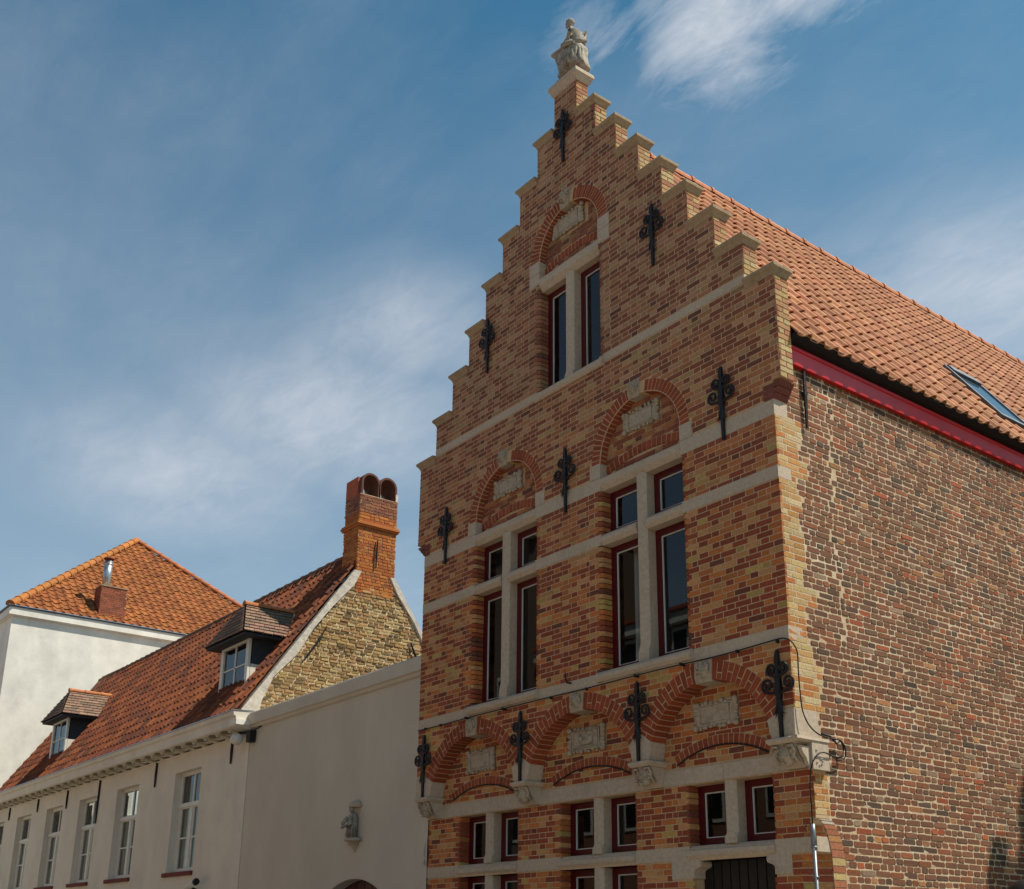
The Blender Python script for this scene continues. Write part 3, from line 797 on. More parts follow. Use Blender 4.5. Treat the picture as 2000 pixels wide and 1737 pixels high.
# wall anchors with scrolls
def spiral(x, y, z, sx, r0, turns=1.35, rot=0):
    pts = []
    for k in range(22):
        t_ = k/21; a = rot+turns*2*math.pi*t_; r = r0*(1-.72*t_)
        pts.append((x+sx*r*math.cos(a), y, z+r*math.sin(a)))
    return pts
def anchor(x, zt, y=-.022, wall=None):
    rnd = random.Random(int(abs(x*100))); k1, k2 = rnd.uniform(.94, 1.06), rnd.uniform(.94, 1.06)
    b = MB(); w = .020
    def R(z, w, t): return [(x-w, y-t, z), (x+w, y-t, z), (x+w, y+.012, z), (x-w, y+.012, z)]
    b.loft([R(zt-.81, .016, .012), R(zt-.70, .017, .012), R(zt-.45, .022, .018), R(zt-.40, .033, .026), R(zt-.34, .032, .028), R(zt-.30, .026, .022), R(zt-.20, .02, .018), R(zt-.13, .018, .016), R(zt-.12, .024, .02), R(zt-.03, .017, .014), R(zt, .006, .006)])
    for s_ in (-1, 1):   # leaf barbs
        b.tube([(x+s_*.012, y-.008, zt-.47), (x+s_*.026, y-.012, zt-.53), (x+s_*.034, y-.014, zt-.57), (x+s_*.062, y-.014, zt-.60+.01*rnd.random())], [.014, .013, .010, .004], 5)
        b.tube([(x+s_*.022, y-.01, zt-.56), (x+s_*.046, y-.012, zt-.62)], [.009, .003], 5)
    b.tube([(x, y-.03, zt-.37), (x, y+.02, zt-.37)], .03, 8)
    o = b.obj('wall_anchor', IRO, H)
    for s_ in (-1, 1):
        c1 = (x+s_*.068*k1, zt-.175); c2 = (x+s_*.115*k2, zt-.315)
        for (cx, cz), r in ((c1, .056*k1), (c2, .066*k2)):
            pts = spiral(cx, y-.012, cz, s_, r, rot=-.55*math.pi+.35)
            pts = [(x+s_*.012, y-.008, zt-.41), (x+s_*.035, y-.012, cz-r-.015)]+pts if cz < zt-.25 else [(x+s_*.010, y-.008, zt-.33), (x+s_*.03, y-.012, cz-r-.01)]+pts
            bb = MB(); n = len(pts); bb.tube(pts, [.013]*(n-6)+[.012, .011, .01, .011, .014, .015], 6); bb.obj('scroll', IRO, o, smooth=True)
for x, zt in ((-3.11, 12.04), (-1.543, 9.70), (-4.694, 9.66), (-.632, 7.24), (-3.086, 7.20), (-5.56, 7.21), (-5.915, 4.18), (-3.905, 4.19), (-1.963, 4.20), (-.135, 4.18)):
    anchor(x, zt)
b = MB(); b.tube([(.03, .46, 7.13), (.028, .455, 6.98), (.03, .45, 6.8), (.028, .445, 6.45)], [.012, .018, .022, .014], 6); b.tube([(.0, .45, 6.82), (.045, .45, 6.82)], .028, 7); b.obj('side_anchor', IRO, H)
b = MB(); b.tube([(-3.0, -.02, 4.36), (-3.04, -.05, 4.37), (-3.06, -.05, 4.42), (-3.075, -.05, 4.53)], [.012, .012, .009, .002], 5); b.obj('iron_hook', IRO, H)

# ------------------------------------------------------------------ side wall
SY1 = 7.2
sw = MB()
SR = .061
def side_y0(z):
    if z > 3.385: return 0.0
    return T+cham(z)
k = 0; z = 0.0
while z < 7.22:
    zc = z+SR/2; z1 = min(z+SR, 7.3)
    sw.box((-.22, side_y0(zc)+.004, z), (-.0022, SY1, z1)); z += SR
sw.box((-.22, SY1, 0), (-.010, 12, 7.25)); sw.box((-.0105, SY1+.01, 0), (-.004, 12, 7.25))
SW = sw.obj('side_wall', MOS, H)
z = 0.95; i = 0; qy = .34; warp = [U(-.4, .4) for _ in range(20)]
while z < 7.15:
    zc = z+SR/2
    if i % 3 == 0: qy = random.choice([.25, .31, .37, .43])
    ys = side_y0(zc)
    ring = (cham(zc) > 0)
    a = ys+(.175 if 2.05 < zc < 2.70 else 0.0) if zc < 2.72 else ys
    if zc < 2.05: a = ys+.16
    if 3.385 < zc < 3.635: a = .33
    elif 3.10 < zc < 3.385: a = .375
    elif abs(zc-5.893) < .06 or abs(zc-6.555) < .075: a = .19
    q0 = qy if 3.63 < zc < 6.5 else (.40 if 2.7 < zc < 3.1 else 0)
    # quoins of yellow brick
    if q0 > a+.03:
        for p, q in flemish(a, q0, i, ph=0.0 if i % 2 else .1):
            PB.brick(SW, (.0, p+.002, z+.006), (0, 1, 0), (0, 0, 1), q-p, SR-.011, .03, 'new', qcol())
        a = q0+.012
    if zc > 6.64: a = max(a, .19)
    seam = .80+.03*math.sin(zc*2.1)+random.choice([-.05, 0, 0, .05])
    eng = english(a, seam-U(.004, .018), i, jt=.0115)+english(seam+U(.004, .012), SY1, i, jt=.0115) if zc > 4.2 else english(a, SY1, i, jt=.0115)
    for p, q in eng:
        dz = .0035*math.sin((p+q)*.9+zc*1.3)+.0025*math.sin((p+q)*2.3+i)
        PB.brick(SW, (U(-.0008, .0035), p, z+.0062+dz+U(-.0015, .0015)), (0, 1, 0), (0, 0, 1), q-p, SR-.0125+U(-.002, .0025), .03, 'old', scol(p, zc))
    z += SR; i += 1
# chamfered corner below 2.70 with its arched edge
b = MB(); prev = None; vs = []
zz_ = [0, 1.0, 2.1, 2.2, 2.3, 2.36, 2.42, 2.48, 2.54, 2.6, 2.65, 2.68, 2.70]
for z_ in zz_:
    c_ = cham(z_-1e-6 if z_ else 0); vs += [(-c_-.002, T+.004, z_), (-.006, T+c_+.004, z_)]
b.add(vs, [(2*k, 2*k+1, 2*k+3, 2*k+2) for k in range(len(zz_)-1)]); CH = b.obj('corner_chamfer', MOR, H)
for i, z0 in enumerate(zr_):
    zc = z0+CR/2; c_ = cham(z0+CR)
    if not (1.0 < zc < 2.68) or c_ < .03 or 2.41 < zc < 2.54: continue
    L_ = math.hypot(c_, c_)
    segs = [(.004, L_-.004)] if (i % 2 or L_ < .12) else [(.004, L_*.45), (L_*.45+.01, L_-.004)]
    for p, q in segs:
        d_ = Vector((1, 1, 0)).normalized(); o_ = Vector((-c_, T, z0+.0045))+d_*p
        PB.brick(CH, o_, d_, (0, 0, 1), q-p, CR-.009, .004, 'new', fcol(2.5))
c_ = cham(2.45); stone('stone_band', [(0, 0), (1, 0), (1, 1)], 0, .001) if False else None
b = MB(); b.add([(-c_-.0, T-.004, 2.412), (.0, T+c_-.003, 2.412), (.0, T+cham(2.54)-.003, 2.54), (-cham(2.54), T-.004, 2.54)], [(0, 1, 2, 3)]); b.obj('stone_band', STO, CH)
prev_ang = None
for k in range(14):     # edge bricks round the chamfer's arched head
    if k < 9:
        t0, t1 = math.pi/2*(1-k/9), math.pi/2*(1-(k+1)/9)
        A0 = (T+.185*math.cos(t0), 2.30+.40*math.sin(t0)); A1 = (T+.185*math.cos(t1), 2.30+.40*math.sin(t1))
        B0 = (T+.155+.205*math.cos(t0), 2.30+.40*math.sin(t0)+.0); B1 = (T+.155+.205*math.cos(t1), 2.30+.40*math.sin(t1))
    else:
        za = 2.30-(k-9)*.06; A0 = (T+.185, za); A1 = (T+.185, za-.06); B0 = (T+.36, za); B1 = (T+.36, za-.06)
    g = .004
    b = MB(); b.prism([(A0[0], A0[1]-g), (B0[0], B0[1]-g), (B1[0], B1[1]+g), (A1[0], A1[1]+g)], 'x', -.03, .004, (.5, .42, .33) if k < 3 else jit(random.choice([(.42, .2, .07), (.42, .3, .13), (.33, .12, .06)])))
    o = b.obj('corner_arch_brick', BRJ, SW); fix_normals(o.data)
PB.build(300, 'brick', 'brickwork', BRO, BRJ)
# house body: back wall, left wall, floor slabs so that rooms stay dark
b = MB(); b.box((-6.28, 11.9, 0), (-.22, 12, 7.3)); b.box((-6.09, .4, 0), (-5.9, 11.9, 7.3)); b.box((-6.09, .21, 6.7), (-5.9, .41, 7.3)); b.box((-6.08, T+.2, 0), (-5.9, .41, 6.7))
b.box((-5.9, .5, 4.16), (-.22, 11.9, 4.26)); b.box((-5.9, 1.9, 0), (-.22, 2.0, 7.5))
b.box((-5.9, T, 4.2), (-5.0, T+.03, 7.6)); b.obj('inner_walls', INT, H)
b = MB(); b.add([(-6.09, .201, 7.0), (0, .201, 7.0), (0, .201, 7.4), (GX, .201, 11.7), (-6.09, .201, 7.4)], [(0, 1, 2, 3, 4)])
b2 = MB()
# fascia, gutter
hf = MB(); hf.prism([(.0, 7.085), (.05, 7.085), (.052, 7.11), (.045, 7.115), (.047, 7.24), (.058, 7.25), (.058, 7.285), (-.02, 7.285)], 'y', T+.006, 12)
o = hf.obj('fascia', FAS, H); fix_normals(o.data)
hf = MB(); hf.prism([(-.02, 7.287), (.10, 7.31), (.140, 7.335), (.158, 7.372), (-.02, 7.355)], 'y', T+.006, 12); o = hf.obj('gutter', BLK, H); fix_normals(o.data)
hf = MB(); hf.prism([(.150, 7.373), (.160, 7.368), (.164, 7.378), (.153, 7.384)], 'y', T+.006, 12); hf.obj('gutter_rim', COP, H)
b = MB(); b.prism([(.06, 7.36), (.07, 7.37), (-.01, 7.62), (-.03, 7.62)], 'y', .198, .215); b.obj('flashing', LEA, H)

# ------------------------------------------------------------------ roofs
PROF = [(0, .016), (.12, .003), (.3, .0), (.5, .003), (.62, .013), (.74, .032), (.86, .037), (1.0, .020)]
def tile_geo(b, m4, w, l, col, amp=1.0, lift=.032):
    vs = []; n = len(PROF)
    for (u, h) in PROF: vs.append((u*w*1.02, 0, h*amp+lift-.016))
    for (u, h) in PROF: vs.append((u*w*1.02, 0, h*amp+lift))
    for (u, h) in PROF: vs.append((u*w*1.02, l*1.1, h*amp+.004))
    fs = [(k, k+1, k+1+n, k+n) for k in range(n-1)]+[(k+n, k+1+n, k+1+2*n, k+2*n) for k in range(n-1)]
    fs += [(n-1, 3*n-1, 2*n-1), (0, n, 2*n)]
    b.add([m4 @ Vector(v) for v in vs], fs, col)
def tiled_plane(parent, O, Ud, Sd, wu, ls, w, l, colf, inside=None, nmax=300, name='roof_tile', amp=1.0, kick=None, jitter=.003):
    """O eave corner, Ud along eave, Sd up slope"""
    Ud = Vector(Ud).normalized(); Sd = Vector(Sd).normalized()
    recs = []
    nu = int(wu/w); ns = int(round(ls/l)); l = ls/ns; w = wu/nu
    for j in range(ns):
        for i in range(nu):
            if inside and not inside((i+.5)*w, (j+.5)*l): continue
            o = Vector(O)+Ud*(i*w)+Sd*(j*l+U(-jitter, jitter))+Ud.cross(Sd)*U(0, jitter)
            a = U(-.012, .012)
            ux = (Ud+Sd*a*.3).normalized()
            m4 = frame(o, ux, (Sd-ux*ux.dot(Sd)).normalized())
            recs.append((m4, colf()))
    def area(r):
        p = project(r[0] @ Vector((w/2, l/2, 0)))
        if not (5 < p[0] < 1995 and 5 < p[1] < 1732): return 0
        q = project(r[0] @ Vector((w, l/2, 0))); e = project(r[0] @ Vector((w/2, l, 0)))
        return abs((q[0]-p[0])*(e[1]-p[1])-(q[1]-p[1])*(e[0]-p[0]))
    recs.sort(key=area, reverse=True)
    b = MB(); tile_geo(b, Matrix.Identity(4), w, l, None, amp); me = bpy.data.meshes.new(name); me.from_pydata(b.v, [], b.f); me.materials.append(TIO)
    for r in recs[:nmax]:
        o = link(name, me, parent); o.matrix_local = r[0]; o.color = (*r[1], 1)
    b = MB()
    for r in recs[nmax:]: tile_geo(b, r[0], w, l, r[1], amp)
    if b.v: b.obj('roof_tiling', TIJ, parent, kind='stuff')
def ridge_tiles(parent, a, b_, n, r, colf, name='ridge_tile', mat=TIJ):
    a = Vector(a); b_ = Vector(b_); d = (b_-a)/n; dn = d.normalized()
    s = dn.cross(Vector((0, 0, 1))).normalized(); u = s.cross(dn)
    for k in range(n):
        p = a+d*k; bb = MB(); rings = []
        for (t_, rr) in ((-.02, r*1.10), (.05*d.length, r*1.12), (.12*d.length, r), (.97*d.length, r*.94)):
            c = p+dn*t_; ring = []
            for q in range(9):
                an = math.pi*(-.08+1.16*q/8); ring.append(c+s*rr*math.cos(an)+u*(rr*math.sin(an)*.9))
            rings.append(ring)
        vs = [v for rg in rings for v in rg]; fs = []
        for i in range(3):
            for j in range(8): fs.append((i*9+j, i*9+j+1, i*9+j+10, i*9+j+9))
        fs.append(tuple(range(9)))
        bb.add(vs, fs, colf()); bb.obj(name, mat, parent)
RZ = 11.93; EX, EZ = .13, 7.335
sl = Vector((GX-EX, 0, RZ-EZ)); LS = sl.length
RF = MB(); RF.add([(EX-.02, .2, EZ-.02), (EX-.02, 12, EZ-.02), (GX, 12, RZ-.03), (GX, .2, RZ-.03), (2*GX-EX, .2, EZ-.02), (2*GX-EX, 12, EZ-.02)], [(0, 1, 2, 3), (3, 2, 5, 4)])
RF.add([(0, 11.99, 7.2), (GX, 11.99, RZ-.05), (2*GX, 11.99, 7.2)], [(0, 1, 2)])
roof = RF.obj('roof', BRP, H)
TC = lambda: jit(random.choice([(.44, .185, .085), (.48, .215, .10), (.40, .16, .07), (.36, .14, .062)]), .10)
SKY = (4.50, 5.28, 1.62, 3.0)     # roof window: y range and distance up the slope
sd = sl.normalized()
def not_sky(u, s): 
    return not (SKY[0]-.03 < .21+u < SKY[1]+.03 and .55 < s < 1.85)
tiled_plane(roof, (EX, .21, EZ), (0, 1, 0), sd, 11.8, LS-.08, .208, .312, TC, inside=not_sky, amp=1.45, jitter=.008)
ridge_tiles(roof, (GX, .25, RZ+.01), (GX, 12, RZ+.01), 29, .105, lambda: jit((.52, .19, .08), .12))
# roof window
O_ = Vector((EX, .21, EZ)); nrm = Vector((0, 1, 0)).cross(sd)
def rp(y, s, n_): 
    p = Vector((EX, y, EZ))+sd*s+nrm*n_; return tuple(p)
def rbox(b, y0, y1, s0, s1, n0, n1):
    b.add([rp(y0, s0, n0), rp(y1, s0, n0), rp(y1, s1, n0), rp(y0, s1, n0), rp(y0, s0, n1), rp(y1, s0, n1), rp(y1, s1, n1), rp(y0, s1, n1)],
          [(0, 3, 2, 1), (4, 5, 6, 7), (0, 1, 5, 4), (1, 2, 6, 5), (2, 3, 7, 6), (3, 0, 4, 7)])
y0, y1, s0, s1 = 4.50, 5.26, .60, 1.80
b = MB(); rbox(b, y0, y0+.06, s0, s1, 0, .10); rbox(b, y1-.06, y1, s0, s1, 0, .10); rbox(b, y0+.06, y1-.06, s0, s0+.07, 0, .10); rbox(b, y0+.06, y1-.06, s1-.14, s1, 0, .12); rbox(b, y0-.03, y1+.03, s0-.16, s0, 0.01, .045)
RW = b.obj('roof_window', LEA, H)
b = MB(); b.add([rp(y0+.06, s0+.07, .085), rp(y1-.06, s0+.07, .085), rp(y1-.06, s1-.14, .085), rp(y0+.06, s1-.14, .085)], [(0, 1, 2, 3)])
SG = bpy.data.materials.new('roof_window_glass'); SG.use_nodes = True; pb = SG.node_tree.nodes['Principled BSDF']; pb.inputs['Base Color'].default_value = (.05, .09, .12, 1); pb.inputs['Roughness'].default_value = .05; pb.inputs['IOR'].default_value = 1.9
b.obj('pane', SG, RW)

# ================================================================== STATUE
ST = thing('rooftop_statue', 'weathered stone statue of a seated robed figure writing, on top of the gable', 'statue')
sx, sy_, sz = GX+.08, .08, 12.60
b = MB()
b.loft([[(sx+x_*k_, sy_+y_*k_, sz+z_) for x_, y_ in [(.18, -.13), (.2, 0), (.17, .14), (0, .16), (-.14, .13), (-.16, 0), (-.12, -.14), (.02, -.16)]] for z_, k_ in ((0, 1.0), (.06, 1.03), (.12, .93), (.22, .86), (.30, .92), (.36, .86), (.40, .6))])
for k in range(11):     # hanging folds of the robe
    a = -math.pi+.2+k*.29; x_ = sx+.02+.165*math.cos(a); y_ = sy_+.15*math.sin(a)
    b.tube([(sx+.02+.12*math.cos(a), sy_+.11*math.sin(a), sz+.37), (x_, y_, sz+.24), (x_+.01*math.sin(k*3), y_-.01, sz+.1), (x_+.02*math.cos(k*2), y_, sz+.01)], [.018, .026, .03, .036], 6)
o = b.obj('robe', WEA, ST, smooth=True)
b = MB()   # body: chest, shoulders, neck, head and arms
b.loft([[(sx+cx_+rx*math.cos(a), sy_-.01+cyy+ry*math.sin(a), sz+z_) for a in [k*math.pi/5 for k in range(10)]] for cx_, cyy, rx, ry, z_ in
        ((.05, 0, .10, .10, .34), (.07, 0, .08, .085, .42), (.075, 0, .078, .095, .52), (.06, -.005, .075, .105, .60), (.035, -.01, .055, .08, .655), (.005, -.015, .03, .033, .69), (-.015, -.02, .028, .03, .745))])
b.ball((sx-.035, sy_-.04, sz+.80), (.055, .05, .07), 12, 9)
b.ball((sx-.088, sy_-.045, sz+.79), (.014, .01, .018), 6, 4)
b.tube([(sx+.05, sy_-.10, sz+.61), (sx+.085, sy_-.135, sz+.51), (sx+.02, sy_-.14, sz+.42), (sx-.09, sy_-.11, sz+.43), (sx-.17, sy_-.08, sz+.46)], [.038, .036, .034, .026, .018], 8)
b.tube([(sx+.05, sy_+.09, sz+.61), (sx+.05, sy_+.13, sz+.50), (sx-.04, sy_+.10, sz+.45), (sx-.14, sy_+.04, sz+.46)], [.038, .036, .032, .02], 8)
for k in range(5): b.tube([(sx-.165, sy_-.105+.014*k, sz+.46), (sx-.195, sy_-.10+.013*k, sz+.455), (sx-.21, sy_-.095+.012*k, sz+.44)], .007, 5)
b.obj('figure', WEA, ST, smooth=True)
b = MB()
b.ball((sx-.022, sy_-.032, sz+.825), (.058, .056, .056), 10, 8)
for k in range(9): b.ball((sx-.068+.009*k, sy_-.03+.045*math.sin(k*2), sz+.835+.025*math.sin(k*.4)), .018, 6, 4)
b.obj('hair', WEA, ST, smooth=True)
b = MB(); b.tube([(sx-.02, sy_-.17, sz+.36), (sx+.06, sy_-.18, sz+.33), (sx+.13, sy_-.12, sz+.35)], .035, 7); b.tube([(sx+.13, sy_+.1, sz+.62), (sx+.16, sy_+.06, sz+.45), (sx+.15, sy_-.08, sz+.36)], [.03, .04, .035], 7); b.obj('cloak', WEA, ST, smooth=True)
b = MB()
b.loft([[(sx-.22-.06*f, sy_-.09-.03*f, sz+z_), (sx-.06+.0*f, sy_-.09-.03*f, sz+z_), (sx-.06, sy_+.09, sz+z_), (sx-.22-.06*f, sy_+.09, sz+z_)] for z_, f in ((-.0, -.3), (.05, .1), (.1, -.2), (.22, .1), (.34, .6), (.40, 1.0))])
b.loft([[(sx-.31, sy_-.13, sz+.41), (sx-.05, sy_-.13, sz+.39), (sx-.05, sy_+.1, sz+.39), (sx-.31, sy_+.1, sz+.41)], [(sx-.31, sy_-.13, sz+.455), (sx-.05, sy_-.13, sz+.41), (sx-.05, sy_+.1, sz+.41), (sx-.31, sy_+.1, sz+.455)]])
o = b.obj('desk', WEA, ST); fix_normals(o.data)

# ================================================================== CABLE AND CONDUIT
cb = MB(); pts = []
for x, z in ((-6.07, 4.252), (-5.53, 4.252), (-4.79, 4.25), (-4.04, 4.25), (-3.3, 4.262), (-2.81, 4.258), (-2.21, 4.25), (-1.6, 4.252), (-.94, 4.255), (-.59, 4.258), (-.12, 4.272)): pts.append((x, -.062 if -5.1 < x < -3.5 or -2.7 < x < -1.1 else -.025, z))
pts += [(-.03, -.03, 4.262), (.03, -.035, 4.235), (.05, .0, 4.19), (.052, .035, 4.12), (.045, .04, 3.95), (.04, .052, 3.74), (.045, .063, 3.6), (.06, .11, 3.49), (.062, .2, 3.43), (.062, .3, 3.405), (.06, .42, 3.398), (.055, .53, 3.40), (.055, .59, 3.37), (.055, .615, 3.32), (.055, .595, 3.25), (.055, .51, 3.213), (.07, .39, 3.24), (.078, .3, 3.255), (.075, .228, 3.249), (.06, .165, 3.2), (.045, .12, 3.1), (.035, .105, 2.95), (.02, .125, 2.8), (-.013, .165, 2.63)]
def smoothpts(p, n=3):
    p = [Vector(q) for q in p]; out = []
    for i in range(len(p)-1):
        a, b_, c, d_ = p[max(i-1, 0)], p[i], p[i+1], p[min(i+2, len(p)-1)]
        for k in range(n):
            t_ = k/n; out.append(.5*((2*b_)+(c-a)*t_+(2*a-5*b_+4*c-d_)*t_**2+(3*b_-a-3*c+d_)*t_**3))
    return out+[p[-1]]
CBL = cb.tube(smoothpts(pts), .0065, 6).obj('cable', CAB, None, smooth=True)
tag(CBL, 'thin black cable running under the stone sill band and looping round the corner', 'cable')
for x in (-5.9, -5.55, -4.95, -4.2, -3.35, -2.75, -1.95, -1.3, -.6, -.12): MB().box((x-.010, -.070 if -5.1 < x < -3.5 or -2.7 < x < -1.1 else -.034, 4.24), (x+.010, -.004, 4.268)).obj('cable_clip', CAB, CBL)
cb = MB(); cb.tube([(.045, .3, 3.43), (.045, .42, 3.42), (.05, .5, 3.36), (.05, .56, 3.40), (.045, .60, 3.34), (.05, .58, 3.26), (.04, .5, 3.235)], .009, 6)
cb.obj('cable_slack', CAB, CBL, smooth=True)
PI_ = MB().tube([(-.013, .165, 2.62), (-.013, .165, 0)], .017, 10).obj('conduit_pipe', PIP, None, smooth=True); tag(PI_, 'grey conduit pipe running down the chamfered corner of the brick house', 'pipe')
b = MB(); b.tube([(-.013, .165, 2.64), (-.013, .165, 2.45)], .021, 10); b.tube([(-.013, .165, 2.452), (-.013, .165, 2.435)], .028, 10); b.tube([(-.013, .165, 2.20), (-.013, .165, 2.19)], .027, 10); b.obj('pipe_collar', PIP, PI_, smooth=True)

# ================================================================== GARDEN WALL
GWL = thing('courtyard_wall', 'plain cream painted wall with a moulded cap between the white and brick houses', 'wall')
WX0, WX1 = -11.66, -6.095
arch = dict(c=-7.93, a=.84, sp=2.22, cr=2.475); arch['R'] = (arch['a']**2+.255**2)/(2*.255); arch['zc'] = arch['cr']-arch['R']
b = MB(); ntop = 24
xs = [arch['c']-arch['a']+2*arch['a']*k/ntop for k in range(ntop+1)]
za = [arch['zc']+math.sqrt(arch['R']**2-(x-arch['c'])**2) for x in xs]
top = 5.10
for y_, rev in ((.2, 0), (.5, 1)):
    vs = [(WX0, y_, 0), (xs[0], y_, 0), (xs[0], y_, top), (WX0, y_, top)]; b.add(vs, [(0, 1, 2, 3)])
    vs = [(xs[-1], y_, 0), (WX1, y_, 0), (WX1, y_, top), (xs[-1], y_, top)]; b.add(vs, [(0, 1, 2, 3)])
    for k in range(ntop): b.add([(xs[k], y_, za[k]), (xs[k+1], y_, za[k+1]), (xs[k+1], y_, top), (xs[k], y_, top)], [(0, 1, 2, 3)])
for k in range(ntop): b.add([(xs[k], .2, za[k]), (xs[k+1], .2, za[k+1]), (xs[k+1], .5, za[k+1]), (xs[k], .5, za[k])], [(0, 1, 2, 3)])
for x_, zt_ in ((xs[0], za[0]), (xs[-1], za[-1])): b.add([(x_, .2, 0), (x_, .5, 0), (x_, .5, zt_), (x_, .2, zt_)], [(0, 1, 2, 3)])
b.obj('wall_face', PLB, GWL)
b = MB(); b.prism([(.19, 5.06), (.16, 5.075), (.145, 5.11), (.11, 5.125), (.105, 5.30), (.12, 5.325), (.55, 5.36), (.55, 5.06)], 'x', WX0+.02, WX1); o = b.obj('wall_cap', PLB, GWL); fix_normals(o.data)
b = MB(); rings = []
for k in range(ntop+1):
    ux, uz = (xs[k]-arch['c'])/arch['R'], (za[k]-arch['zc'])/arch['R']
    rings.append([(xs[k], .197, za[k]), (xs[k]+ux*.035, .19, za[k]+uz*.035), (xs[k]+ux*.05, .2, za[k]+uz*.05)])
b.loft(rings); o = b.obj('arch_moulding', PLB, GWL); fix_normals(o.data)
b = MB().box((xs[0]-.01, .40, 0), (xs[-1]+.01, .44, 2.5)); gd = b.obj('gate', material('gate_paint', (.06, .012, .01), rough=.5), GWL)
for k in range(8):
    x_ = xs[0]+k*.21; MB().box((x_+.005, .385, 0), (x_+.2, .40, 2.5)).obj('gate_board', material('gate_paint'), gd)
b = MB(); b.tube([(-6.14, .195, 2.85), (-6.17, .19, 2.72), (-6.13, .185, 2.66), (-6.16, .18, 2.6), (-6.12, .18, 2.57), (-6.10, .19, 2.62), (-6.105, .19, 2.9)], .012, 6); b.obj('plaster_patch', PLB, GWL)
NS = thing('niche_statue', 'small weathered stone figure under a shell canopy on a bracket, on the cream wall', 'statue')
nx, ny = -7.92, .08
b = MB()
b.loft([[(nx+r*math.cos(a), ny+.06+r*.9*math.sin(a), z_) for a in [k*math.pi/5 for k in range(10)]] for z_, r in ((3.03, .085), (3.06, .08), (3.16, .075), (3.24, .085), (3.30, .075), (3.355, .05), (3.365, .03), (3.38, .028))])
b.tube([(nx-.05, ny, 3.30), (nx-.12, ny-.04, 3.22), (nx-.10, ny-.05, 3.17), (nx-.02, ny-.04, 3.19)], [.03, .028, .025, .02], 7)
b.tube([(nx+.05, ny, 3.31), (nx+.08, ny-.02, 3.2), (nx+.03, ny-.05, 3.16)], [.03, .027, .02], 7)
b.ball((nx-.005, ny+.035, 3.41), (.038, .038, .046), 10, 8); b.ball((nx-.07, ny-.03, 3.25), (.025, .025, .032), 8, 6)
for k in range(7):
    a = math.pi+k*.5; b.tube([(nx+.06*math.cos(a), ny+.06+.06*math.sin(a), 3.28), (nx+.09*math.cos(a), ny+.06+.085*math.sin(a), 3.04)], [.012, .018], 5)
b.obj('figure', WEA, NS, smooth=True)
b = MB(); b.loft([[(nx+r*math.cos(a), .2+r*.95*math.sin(a), z_) for a in [math.pi+k*math.pi/8 for k in range(9)]] for z_, r in ((3.445, .125), (3.455, .13), (3.49, .12), (3.53, .08), (3.55, .02))]); o = b.obj('canopy', STO, NS, smooth=True)
b = MB(); b.loft([[(nx+r*math.cos(a), .2+r*.95*math.sin(a), z_) for a in [math.pi+k*math.pi/8 for k in range(9)]] for z_, r in ((2.83, .01), (2.86, .03), (2.91, .055), (2.92, .08), (2.96, .085), (2.975, .13), (2.985, .175), (3.01, .18), (3.02, .15), (3.03, .13))])
for k in range(6): b.ball((nx-.08+.032*k, .13, 2.94), .02, 6, 4)
o = b.obj('bracket', STO, NS, smooth=True)

# ================================================================== WHITE HOUSE
WH = thing('white_house', 'long low white house with red pantile roof, dormers and a yellow brick gable end', 'house')
XH = -11.68; XL = -28.0; WY = .2
wins = [(-14.86, -13.63), (-18.03, -16.76), (-20.50, -19.27), (-22.96, -21.70), (-25.50, -24.25), (-27.93, -26.70)]
b = MB()
b.box((XL, WY, 0), (XH, WY+.14, 2.83)); b.box((XL, WY, 4.665), (XH, WY+.14, 5.2))
xe = [XL]+[v for w in sorted(wins) for v in w]+[XH]
for k in range(0, len(xe), 2): b.box((xe[k], WY, 2.83), (xe[k+1], WY+.14, 4.665))
b.box((XL, WY+.14, 0), (XL+.02, 5.0, 5.2)); b.box((XL, 5.0, 0), (XH, 5.02, 5.4)); b.box((XH-.02, WY+.14, 0), (XH-.001, 4.98, 5.3))
wl = b.obj('street_wall', PLA, WH)
